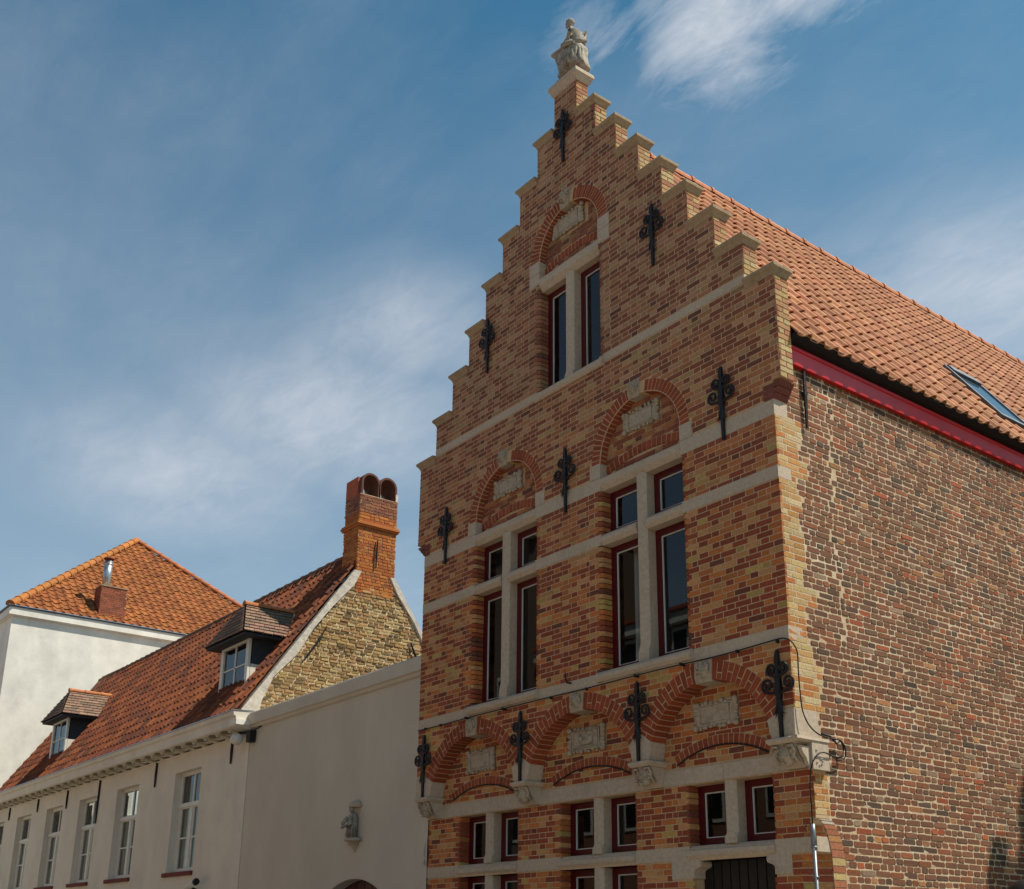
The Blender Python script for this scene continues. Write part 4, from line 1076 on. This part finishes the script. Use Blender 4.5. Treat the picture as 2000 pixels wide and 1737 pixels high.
for wa, wb in wins:
    yf = WY+.13; c = (wa+wb)/2
    MB().box((wa-.10, WY-.045, 2.755), (wb+.02, WY+.03, 2.828)).obj('window_sill', RSI, WH)
    b = MB()
    b.box((wa, yf, 2.83), (wa+.09, yf+.07, 4.665)); b.box((wb-.09, yf, 2.83), (wb, yf+.07, 4.665)); b.box((wa+.09, yf, 4.60), (wb-.09, yf+.07, 4.665))
    b.box((wa+.09, yf, 2.83), (wb-.09, yf+.07, 2.91)); b.box((wa+.02, yf-.03, 4.015), (wb-.02, yf, 4.075)); b.box((wa+.09, yf, 3.99), (wb-.09, yf+.07, 4.10))
    b.box((c-.025, yf+.01, 4.1), (c+.025, yf+.05, 4.6)); b.box((c-.06, yf-.008, 2.91), (c+.06, yf+.055, 3.99))
    for p, q in ((wa+.09, c-.06), (c+.06, wb-.09)):
        b.box((p, yf+.01, 3.44), (q, yf+.045, 3.47)); b.box((p, yf+.008, 2.91), (p+.045, yf+.05, 3.99)); b.box((q-.045, yf+.008, 2.91), (q, yf+.05, 3.99))
    fr_ = b.obj('window', WFR, WH)
    for (p, q, za_, zb_) in ((wa+.09, c-.025, 4.1, 4.6), (c+.025, wb-.09, 4.1, 4.6), (wa+.135, c-.06, 3.47, 3.99), (c+.06, wb-.135, 3.47, 3.99), (wa+.135, c-.06, 2.91, 3.44), (c+.06, wb-.135, 2.91, 3.44)):
        MB().add([(p, yf+.03, za_), (q, yf+.03, za_), (q, yf+.03, zb_), (p, yf+.03, zb_)], [(0, 1, 2, 3)]).obj('pane', GLA, fr_)
    MB().box((wa+.05, yf+.075, 2.85), (wb-.05, yf+.08, 4.0)).obj('curtain', CUR, fr_)
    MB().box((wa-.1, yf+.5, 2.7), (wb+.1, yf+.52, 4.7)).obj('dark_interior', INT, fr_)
# cornice
b = MB(); b.prism([(.21, 4.965), (.17, 4.975), (.165, 5.0), (.2, 5.01), (.2, 5.04), (.06, 5.06), (-.10, 5.085), (-.12, 5.10), (-.12, 5.25), (-.16, 5.27), (-.17, 5.34), (.2, 5.36)], 'x', XL-.1, XH+.09); o = b.obj('cornice', PLA, WH); fix_normals(o.data)
b = MB(); b.prism([(-.19, 5.342), (-.185, 5.358), (.2, 5.38), (.2, 5.36)], 'x', XL-.1, XH+.10); b.obj('gutter_edge', ZIN, WH)
MB().box((XH-.14, -.128, 5.11), (XH+.13, .14, 5.2)).obj('cornice_block', PLC, WH)
x = XH-.3
for k in range(32):
    b = MB(); b.prism([(.2, 4.985), (.17, 4.99), (.13, 5.02), (.02, 5.04), (-.04, 5.055), (-.05, 5.075), (.2, 5.075)], 'x', x-.085, x+.085); b.ball((x, -.03, 5.045), .036, 7, 5)
    o = b.obj('modillion', MOD, WH); fix_normals(o.data)
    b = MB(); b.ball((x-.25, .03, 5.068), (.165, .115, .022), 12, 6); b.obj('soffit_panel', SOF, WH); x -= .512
for x, za_, zb_ in ((-12.33, 4.96, 4.56), (-15.84, 4.99, 4.5), (-19.16, 4.99, 4.05), (-21.4, 4.97, 4.55), (-23.72, 4.98, 4.66), (-26.27, 4.98, 4.65)):
    b = MB(); b.tube([(x, WY-.02, za_), (x-.004, WY-.022, (za_+zb_)/2), (x-.01, WY-.02, zb_)], [.022, .024, .016], 6); b.obj('wall_anchor', IRO, WH)
# roof of the white house
EY, EZ2 = -.02, 5.37
RY_, RZr, RZl = 2.42, 8.72, 9.02
def rz(x): return RZr+(RZl-RZr)*(XH-x)/(XH-XL)
b = MB(); b.add([(XL+.9, EY, EZ2), (XH, EY, EZ2), (XH, RY_, RZr), (XL+.9, RY_, RZl), (XH, 5.0, EZ2), (XL+.9, 5.0, EZ2)], [(0, 1, 2, 3), (3, 2, 4, 5)])
wr = b.obj('roof', BRP, WH)
WC = lambda: jit(random.choice([(.20, .058, .024), (.24, .070, .027), (.16, .048, .024), (.27, .085, .03), (.12, .045, .027)]), .14)
s2 = Vector((0, RY_-EY, (RZr+RZl)/2-EZ2)); L2 = s2.length
Ux = Vector((XH-.02-(XL+.9), 0, 0))
tiled_plane(wr, (XL+.9, EY, EZ2+.0), (1, 0, -.0), s2, XH-XL-.93, L2, .200, .275, WC, amp=1.6, jitter=.012)
ridge_tiles(wr, (XL+.9, RY_, (RZr+RZl)/2), (XH-.6, RY_, (RZr+RZl)/2), 40, .10, lambda: jit((.14, .07, .04), .2))
# verge of mortar and yellow gable bricks
def gy(z): return .18+(z-5.42)*(2.05-.36)/(8.05-5.42) if z > 5.2 else .2
b = MB(); vz = [5.32, 5.6, 6.0, 6.5, 7.0, 7.5, 8.0, 8.3]
off = [.30, .20, .15, .14, .14, .15, .17, .18]
rings = []
for z_, w_ in zip(vz, off):
    yv = .0+(z_-5.37)*(RY_-EY)/((RZr+RZl)/2-EZ2)-.02
    rings.append([(XH+.03, yv, z_), (XH+.03, yv+w_+.06*math.sin(z_*5), z_), (XH-.05, yv+w_+.02, z_), (XH-.12, yv+.02, z_+.02)])
b.loft(rings); o = b.obj('verge', VER, WH); fix_normals(o.data)
b = MB(); rings = []
for z_, w_ in zip(vz, off):
    yv = 2*RY_+.1-(z_-5.37)*(RY_-EY)/((RZr+RZl)/2-EZ2)
    rings.append([(XH+.03, yv, z_), (XH+.03, yv-w_*.7+.03*math.sin(z_*7), z_), (XH-.05, yv-w_, z_), (XH-.12, yv-.02, z_+.02)])
b.loft(rings); o = b.obj('verge', VER, WH); fix_normals(o.data)
b = MB(); b.add([(XH-.012, .2, 4.9), (XH-.012, 4.9, 4.9), (XH-.012, 4.9, 5.4), (XH-.012, 2.95, 8.05), (XH-.012, 2.05, 8.05), (XH-.012, .1, 5.4)], [(0, 1, 2, 3, 4, 5)])
yg = b.obj('gable_wall', material('yellow_mortar', (.66, .54, .34), n_scale=10, n_amt=.25, bump=.9, b_scale=22), WH)
PY = Pieces()
def ycol(): return jit(random.choice([(.40, .26, .105), (.44, .30, .135), (.31, .19, .08), (.48, .35, .18), (.20, .13, .06), (.36, .2, .085)]), .15)
z = 5.1; i = 0
while z < 8.02:
    a = (z-5.37)*.70+.10+.02; b_ = 4.86-(z-5.37)*.70-.06
    for p, q in english(max(a, .25)+U(0, .05), b_, i if random.random() < .7 else i+1, st=.175, hd=.10, jt=.021):
        PY.brick(yg, (XH+U(-.006, .016), p, z+.01+.01*math.sin(p*2+z)+U(-.004, .004)), (0, 1, 0), (0, 0, 1), q-p, .042+U(-.005, .005), .03, 'old', ycol())
    z += .062; i += 1
for yy_, s_ in ((1.38, 1), (3.42, -1)):
    b = MB(); b.tube([(XH+.04, yy_-s_*.28, 6.42), (XH+.045, yy_, 6.85), (XH+.04, yy_+s_*.12, 7.1)], [.014, .024, .012], 6); b.obj('wall_anchor', IRO, WH)
# chimney on the gable
cx0, cx1, cy0, cy1 = XH-.57, XH+.012, 2.06, 2.90
b = MB(); b.box((cx0+.012, cy0+.012, 7.85), (cx1-.012, cy1-.012, 9.87)); CHM = b.obj('chimney', MOS, WH)
PC = Pieces()
def ccol(z):
    if z > 9.45: return jit(random.choice([(.25, .09, .05), (.20, .075, .05), (.3, .12, .06)]), .15)
    return jit(random.choice([(.42, .13, .03), (.46, .17, .04), (.36, .10, .028)]), .12)
z = 7.88; i = 0
while z < 9.85:
    for p, q in english(cy0, cy1, i, st=.2, hd=.095, jt=.011): PC.brick(CHM, (cx1+U(-.003, .003), p, z+.005), (0, 1, 0), (0, 0, 1), q-p, .05, .02, 'old', ccol(z))
    if z > 8.1:
        for p, q in english(cx0, cx1, i+1, st=.2, hd=.095, jt=.011): PC.brick(CHM, (p, cy0+U(-.003, .003), z+.005), (1, 0, 0), (0, 0, 1), q-p, .05, .02, 'old', ccol(z))
    z += .062; i += 1
PY.r += PC.r
PY.build(300, 'brick', 'brickwork', OBO, OBJ)
b = MB()
for k, (z0, o_) in enumerate(((9.20, .03), (9.235, .05), (9.27, .035))): b.box((cx0-o_, cy0-o_, z0), (cx1+o_, cy1+o_, z0+.032), jit((.44, .14, .035)))
b.obj('chimney_moulding', BRJ, CHM)
for c_ in (cy0+.235, cy0+.62):
    b = MB(); ro, ri = .205, .165; oz = 9.87; rings = []
    for k in range(13):
        a = math.pi*k/12; rings.append((a,))
    for (xa, xb) in ((cx0+.02, cx1-.02),):
        rr = []
        for rad in (ro, ri):
            col_ = [(c_-rad, oz)]+[(c_-rad*math.cos(math.pi*k/12), oz+.26+rad*math.sin(math.pi*k/12)) for k in range(13)]+[(c_+rad, oz)]
            rr.append(col_)
        n = len(rr[0]); vs = [(xb, p[0], p[1]) for p in rr[0]]+[(xb, p[0], p[1]) for p in rr[1]]+[(xa, p[0], p[1]) for p in rr[0]]+[(xa, p[0], p[1]) for p in rr[1]]
        fs = []
        for k in range(n-1): fs += [(k, k+1, k+1+n, k+n), (k, k+1, k+1+2*n, k+2*n), (k+n, k+1+n, k+1+3*n, k+3*n)]
        b.add(vs, fs, (.13, .055, .038))
    b.obj('chimney_hood', BRJ, CHM)
    b = MB()
    for k in range(4): b.tube([(cx0+.16, c_-.12+.08*k, 9.87), (cx0+.16, c_-.12+.08*k, 10.1)], .018, 5, (.5, .45, .38))
    b.obj('chimney_rib', BRJ, CHM)
b = MB(); b.box((cx0+.01, cy0, 9.87), (cx1-.12, cy0+.03, 10.24), (.38, .10, .045)); b.box((cx1-.06, cy1-.05, 9.87), (cx1, cy1, 10.02), (.6, .55, .48)); b.obj('chimney_tile', BRJ, CHM)
b = MB(); b.add([(cx0-.06, 1.80, 8.02), (cx1+.0, 1.80, 8.02), (cx1, 2.055, 8.30), (cx0-.06, 2.055, 8.30)], [(0, 1, 2, 3)]); b.add([(cx0-.14, 1.84, 7.98), (cx0-.004, 1.9, 8.07), (cx0-.004, 2.5, 8.90), (cx0-.10, 2.42, 8.80)], [(0, 1, 2, 3)]); b.obj('flashing', LEA, CHM)
b = MB(); b.tube([(cx1+.03, 2.47, 8.98), (cx1+.035, 2.46, 8.70), (cx1+.03, 2.46, 8.42)], [.012, .02, .012], 6); b.obj('wall_anchor', IRO, CHM)

# dormers
def dormer(xa, xb, zb, zt, yf, lean):
    """front wall from xa..xb at y=yf; hipped little roof of flat tiles"""
    D = MB(); xm = (xa+xb)/2; z0 = zb
    slope = (RY_-EY)/((RZr+RZl)/2-EZ2)
    yback = lambda z: EY+(z-EZ2)*slope
    D.add([(xa, yf+.05, zb), (xa, yf+.05, zt), (xa, yback(zt)+.1, zt), (xb, yf+.05, zb), (xb, yf+.05, zt), (xb, yback(zt)+.1, zt)], [(0, 1, 2), (3, 5, 4)])
    D.box((xa-.02, yf-.02, zb-.09), (xb+.03, yf+.3, zb-.0))
    DO = D.obj('dormer', ASH, WH)
    b = MB(); b.add([(xb+.003, yf+.055, zb+.0), (xb+.003, yback(zb+.5), zb+.5), (xb+.003, yf+.055, zb+.5)], [(0, 1, 2)]); b.obj('dormer_cheek', PLA, DO)
    b = MB(); f = .11
    b.box((xa, yf, zb), (xa+f, yf+.07, zt)); b.box((xb-f, yf, zb), (xb, yf+.07, zt)); b.box((xa+f, yf, zt-f), (xb-f, yf+.07, zt)); b.box((xa+f, yf, zb), (xb-f, yf+.07, zb+.09))
    b.box((xa-.02, yf-.05, zb-.03), (xb+.02, yf, zb+.03))
    b.box((xm-.018, yf+.02, zb+.09), (xm+.018, yf+.055, zt-f)); zm = (zb+zt)/2; b.box((xa+f, yf+.02, zm-.012), (xb-f, yf+.055, zm+.012))
    b.obj('dormer_frame', WFR, DO)
    for p, q in ((xa+f, xm-.018), (xm+.018, xb-f)):
        for u, v in ((zb+.09, zm-.012), (zm+.012, zt-f)): MB().add([(p, yf+.035, u), (q, yf+.035, u), (q, yf+.035, v), (p, yf+.035, v)], [(0, 1, 2, 3)]).obj('dormer_pane', GLA, DO)
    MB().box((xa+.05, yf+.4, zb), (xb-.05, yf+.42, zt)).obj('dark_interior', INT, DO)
    # roof: front hip + two slopes; eave box
    ov = .26; ex0, ex1, ey = xa-ov, xb+ov, yf-.24; ez = zt-.02; rzz = zt+.72; yr = yf+.14
    ye = yback(ez); yrb = yback(rzz)
    rows_ = 9
    base = MB(); base.add([(ex0, ey, ez), (ex1, ey, ez), (xm, yr, rzz), (xm, yrb+.1, rzz), (ex1, ye+.1, ez), (ex0, ye+.1, ez)], [(0, 1, 2), (1, 4, 3, 2), (0, 2, 3, 5)])
    base.box((ex0+.03, ey+.03, ez-.05), (ex1-.03, ye, ez-.005))
    DR = base.obj('dormer_roof', ASH, WH)
    TB = MB(); colf = lambda: jit(random.choice([(.20, .125, .085), (.25, .155, .10), (.16, .105, .075), (.23, .13, .09)]), .12)
    def slope_tiles(A, B, C2, D2):
        """quad A-B eave, D-C top (A under D): rows of lapped flat tiles"""
        A, B, C2, D2 = map(Vector, (A, B, C2, D2)); n = (B-A).cross(D2-A).normalized()
        if n.z < 0: n = -n
        for r in range(rows_):
            t0, t1 = r/rows_, (r+1.25)/rows_; t1 = min(t1, 1.0)
            P0, P1 = A.lerp(D2, t0), B.lerp(C2, t0); Q0, Q1 = A.lerp(D2, t1), B.lerp(C2, t1)
            ln = (P1-P0).length; m_ = max(1, int(ln/.17)); ph = .5*(r % 2)
            ed = [0]+[min(1, max(0, (k+ph)/m_)) for k in range(m_+1)]+[1]; ed = sorted(set(ed))
            for e0, e1 in zip(ed, ed[1:]):
                if e1-e0 < .02: continue
                g = .004/ln if ln > .05 else 0; lf = .028+U(0, .006)
                a, b_, c, d_ = P0.lerp(P1, e0+g), P0.lerp(P1, e1-g), Q0.lerp(Q1, e1-g), Q0.lerp(Q1, e0+g)
                TB.add([a+n*lf, b_+n*lf, c+n*.008, d_+n*.008, a+n*(lf-.018), b_+n*(lf-.018)], [(0, 1, 2, 3), (4, 5, 1, 0)], colf())
    slope_tiles((ex0, ey, ez), (ex1, ey, ez), (xm+.001, yr, rzz), (xm-.001, yr, rzz))
    slope_tiles((ex1, ey, ez), (ex1, ye+.05, ez), (xm, yrb, rzz), (xm, yr, rzz))
    slope_tiles((ex0, ye+.05, ez), (ex0, ey, ez), (xm, yr, rzz), (xm, yrb, rzz))
    TB.obj('dormer_tiles', TIJ, DR, kind='stuff')
    b = MB(); b.tube([(ex1+.01, ye-.02, ez+.02), (xm+.05, yrb-.05, rzz)], .022, 6); b.obj('dormer_verge', VER, DR)
    ridge_tiles(DR, (xm, yr-.02, rzz+.01), (xm, yrb+.1, rzz+.01), 3, .07, lambda: jit((.48, .17, .06), .15), name='dormer_ridge_tile')
dormer(-13.65, -12.45, 5.90, 6.93, .39, 0); dormer(-24.07, -22.85, 5.90, 7.0, .385, 0)

LMP = MB(); LMP.ball((-11.80, .02, 4.90), (.125, .11, .10), 12, 8); LMP = LMP.obj('security_lamp', WFR, None, smooth=True); tag(LMP, 'white domed lamp under the cornice end where the white house meets the cream wall', 'lamp')
b = MB(); b.tube([(-11.82, .06, 5.01), (-11.6, .1, 5.0), (-11.45, .14, 4.98)], .022, 6); b.box((-11.56, .08, 4.82), (-11.42, .19, 5.02)); b.tube([(-11.45, .12, 5.0), (-11.3, .15, 5.03), (-11.2, .17, 5.06)], .014, 5); b.obj('lamp_bracket', IRO, LMP)
SC2 = MB(); SC2.tube([(-13.28, .0, 2.52), (-12.95, .0, 2.60)], .055, 10); SC2 = SC2.obj('wall_camera', WFR, None, smooth=True); tag(SC2, 'small white security camera low on the white house wall', 'camera')
b = MB(); b.tube([(-12.955, .0, 2.598), (-12.91, .0, 2.61)], .06, 10); b.tube([(-13.2, .03, 2.52), (-13.2, .2, 2.46)], .02, 6); b.obj('camera_hood', IRO, SC2)

# ================================================================== TALL WHITE HOUSE BEHIND
TH = thing('hipped_roof_house', 'tall white house behind with orange hipped pantile roof and white cornice', 'house')
TX = -28.05; TY0, TY1 = -.08, 9.74; TZ_ = 10.62
b = MB(); b.box((TX-11, TY0, 0), (TX, TY1, TZ_)); b.obj('house_walls', PLC, TH)
b = MB(); o1 = .06
b.box((TX-11, TY0-o1, TZ_), (TX+o1, TY1+o1, TZ_+.03)); b.box((TX-11.1, TY0-.12, TZ_+.03), (TX+.12, TY1+.12, TZ_+.25)); b.obj('cornice', PLC, TH)
b = MB(); b.box((TX-11.1, TY0-.15, TZ_+.25), (TX+.15, TY1+.15, TZ_+.285)); b.obj('gutter', LEA, TH)
b = MB(); b.box((TX-11.1, TY0-.17, TZ_+.286), (TX+.17, TY1+.17, TZ_+.305)); b.obj('gutter_edge', ZIN, TH)
ex, ez = TX+.1, 10.9; ymid = (TY0+TY1)/2; rise = .84; hx = (TY1-TY0)/2+.1
AP = Vector((TX-5.4, ymid+.2, 10.9+.84*5.5)); A_ = Vector((ex, TY0-.12, ez)); B_ = Vector((ex, TY1+.12, ez)); BK = Vector((TX-9, ymid+.2, AP.z))
b = MB(); b.add([A_, B_, AP, (TX-11.1, TY0-.12, ez), BK, (TX-11.1, TY1+.12, ez)], [(0, 1, 2), (0, 2, 4, 3), (1, 5, 4, 2)]); b.add([(TX-11.1, TY0-.12, ez), (TX-11.1, TY1+.12, ez), BK], [(0, 1, 2)])
hr = b.obj('roof', BRP, TH)
OC = lambda: jit(random.choice([(.26, .085, .022), (.30, .10, .026), (.22, .068, .019), (.28, .092, .023)]), .14)
Ud = (B_-A_); wu = Ud.length; mid = (AP-A_).dot(Ud.normalized()); Sd = (AP-(A_+Ud.normalized()*mid)); ls = Sd.length
def tri(u, s):
    t_ = s/ls
    return (mid*t_-.05 < u < wu-(wu-mid)*t_+.05)
tiled_plane(hr, A_, Ud, Sd, wu, ls, .255, .30, OC, inside=tri, amp=1.5, jitter=.012)
ridge_tiles(hr, A_+Vector((0, .0, .04)), AP+Vector((0, 0, .08)), 20, .13, lambda: jit((.38, .14, .032), .2), name='hip_tile')
ridge_tiles(hr, B_+Vector((0, 0, .04)), AP+Vector((0, 0, .06)), 22, .11, lambda: jit((.44, .14, .05), .15), name='hip_tile')
ridge_tiles(hr, AP+Vector((0, 0, .06)), BK+Vector((0, 0, .06)), 10, .12, OC)
b = MB(); c0, c1, d0, d1 = TX-.75, TX-.15, 2.40, 3.22
PT = Pieces(); b.box((c0+.01, d0+.01, 10.8), (c1-.01, d1-.01, 12.06)); TCH = b.obj('chimney', MOS, TH)
z = 10.98; i = 0
while z < 12.08:
    for p, q in english(d0, d1, i, jt=.008): PT.brick(TCH, (c1, p, z), (0, 1, 0), (0, 0, 1), q-p, .056, .02, 'new', jit((.24, .075, .04), .25))
    for p, q in english(c0, c1, i, jt=.008): PT.brick(TCH, (p, d0, z), (1, 0, 0), (0, 0, 1), q-p, .056, .02, 'new', jit((.22, .07, .04), .25))
    z += .062; i += 1
PT.build(200, 'brick', 'brickwork', BRO, BRJ)
b = MB(); b.box((c0-.03, d0-.03, 10.75), (c1+.03, d1+.03, 11.02)); b.obj('lead_skirt', ZIN, TCH)
b = MB(); b.box((c0-.02, d0-.02, 12.08), (c1+.02, d1+.02, 12.11)); b.obj('chimney_top', COP, TCH)
b = MB(); b.tube([(TX-.45, d0+.22, 12.10), (TX-.45, d0+.22, 12.98)], .125, 14); b.tube([(TX-.45, d0+.22, 12.86), (TX-.45, d0+.22, 12.90)], .135, 14); fl = b.obj('flue_pipe', ZIN, TCH, smooth=True)
b = MB(); b.tube([(TX-.45, d0+.22, 13.05), (TX-.45, d0+.22, 13.09)], [.17, .15], 12); b.obj('flue_cap', RSI, TCH)

# ================================================================== ACROSS THE STREET (seen in the window glass) and the neighbour behind
def plain_house(name, label, x0, x1, y0, y1, h, ridge, mat, roofmat, fac):
    Hh = thing(name, label, 'house')
    b = MB(); b.box((x0, y0, 0), (x1, y1, h)); b.obj('house_walls', mat, Hh)
    b = MB(); ym = (y0+y1)/2; b.prism([(y0-.3, h), (ym, ridge), (y1+.3, h), (y1+.3, h-.08), (y0-.3, h-.08)], 'x', x0, x1); o = b.obj('roof', roofmat, Hh); fix_normals(o.data)
    b = MB(); yy = y1 if fac > 0 else y0
    b.box((x0, min(yy, yy+fac*.22), h-.35), (x1, max(yy, yy+fac*.22), h-.09)); b.obj('cornice', WFR, Hh)
    n = max(2, int((x1-x0)/2.1))
    for fl_ in (1.2, 4.2, 7.0):
        if fl_+1.6 > h: continue
        for k in range(n):
            xc = x0+(k+.5)*(x1-x0)/n
            b = MB(); b.box((xc-.5, min(yy+fac*.03, yy), fl_), (xc+.5, max(yy+fac*.03, yy), fl_+1.6)); w_ = b.obj('window', WFR, Hh)
            for s_ in (-1, 1): MB().box((xc+s_*.24-.2, min(yy+fac*.035, yy+fac*.031), fl_+.08), (xc+s_*.24+.2, max(yy+fac*.035, yy+fac*.031), fl_+1.5)).obj('pane', DOO, w_)
    return Hh
RT = material('far_roof_tiles', (.34, .10, .05), n_scale=6, n_amt=.3)
plain_house('terraced_house', 'brick terraced house across the street, reflected in the window glass', -16.5, -1.5, -18, -10, 9.0, 10.6, BRP, RT, 1)
plain_house('tall_brown_house', 'tall brown house across the street, reflected dark in the left windows', -24, -16.6, -14, -10, 12.6, 13.6, material('brown_brick', (.17, .12, .085), n_scale=30, n_amt=.3), RT, 1)
plain_house('rendered_house', 'white rendered house across the street at the far left end', -36, -24.1, -18, -10, 7.6, 10.4, PLA, RT, 1)
nb = thing('unseen_neighbour_house', 'unseen brick neighbouring house right of the gable house, shaped for its shadow on the side wall', 'house')
b = MB(); b.box((3.45, 6.55, 0), (9.5, 16, 8.2)); b.box((3.25, 6.55, 0), (3.45, 16, 9.45)); b.obj('house_walls', BRP, nb)  # out of view; thin parapet shaped to cast a shadow on the side wall
b = MB(); b.box((3.25, 6.55, 9.451), (3.45, 6.78, 9.72)); b.box((3.25, 7.06, 9.451), (3.45, 7.27, 9.72)); b.box((3.25, 7.27, 9.451), (3.45, 8.2, 10.4)); b.obj('chimney', BRP, nb)  # unseen parapet blocks shaped for the notches in that shadow
for k in range(4):
    for z_ in (1.2, 4.3, 7.0):
        w_ = MB().box((4.0+k*1.35, 6.50, z_), (4.8+k*1.35, 6.55, z_+1.5)).obj('window', WFR, nb); MB().box((4.08+k*1.35, 6.49, z_+.08), (4.72+k*1.35, 6.498, z_+1.42)).obj('pane', DOO, w_)
DL = MB(); DL.ball((1.0, 1.72, 2.04), (.2, .2, .17), 16, 10); DL = DL.obj('lantern_hood', IRO, None, smooth=True); tag(DL, 'dark rounded lantern hood in the bottom right corner beside the brick side wall', 'lamp')
b = MB(); b.tube([(1.0, 1.72, 1.95), (1.0, 1.72, .0)], .04, 8); b.obj('lamp_post', IRO, DL)
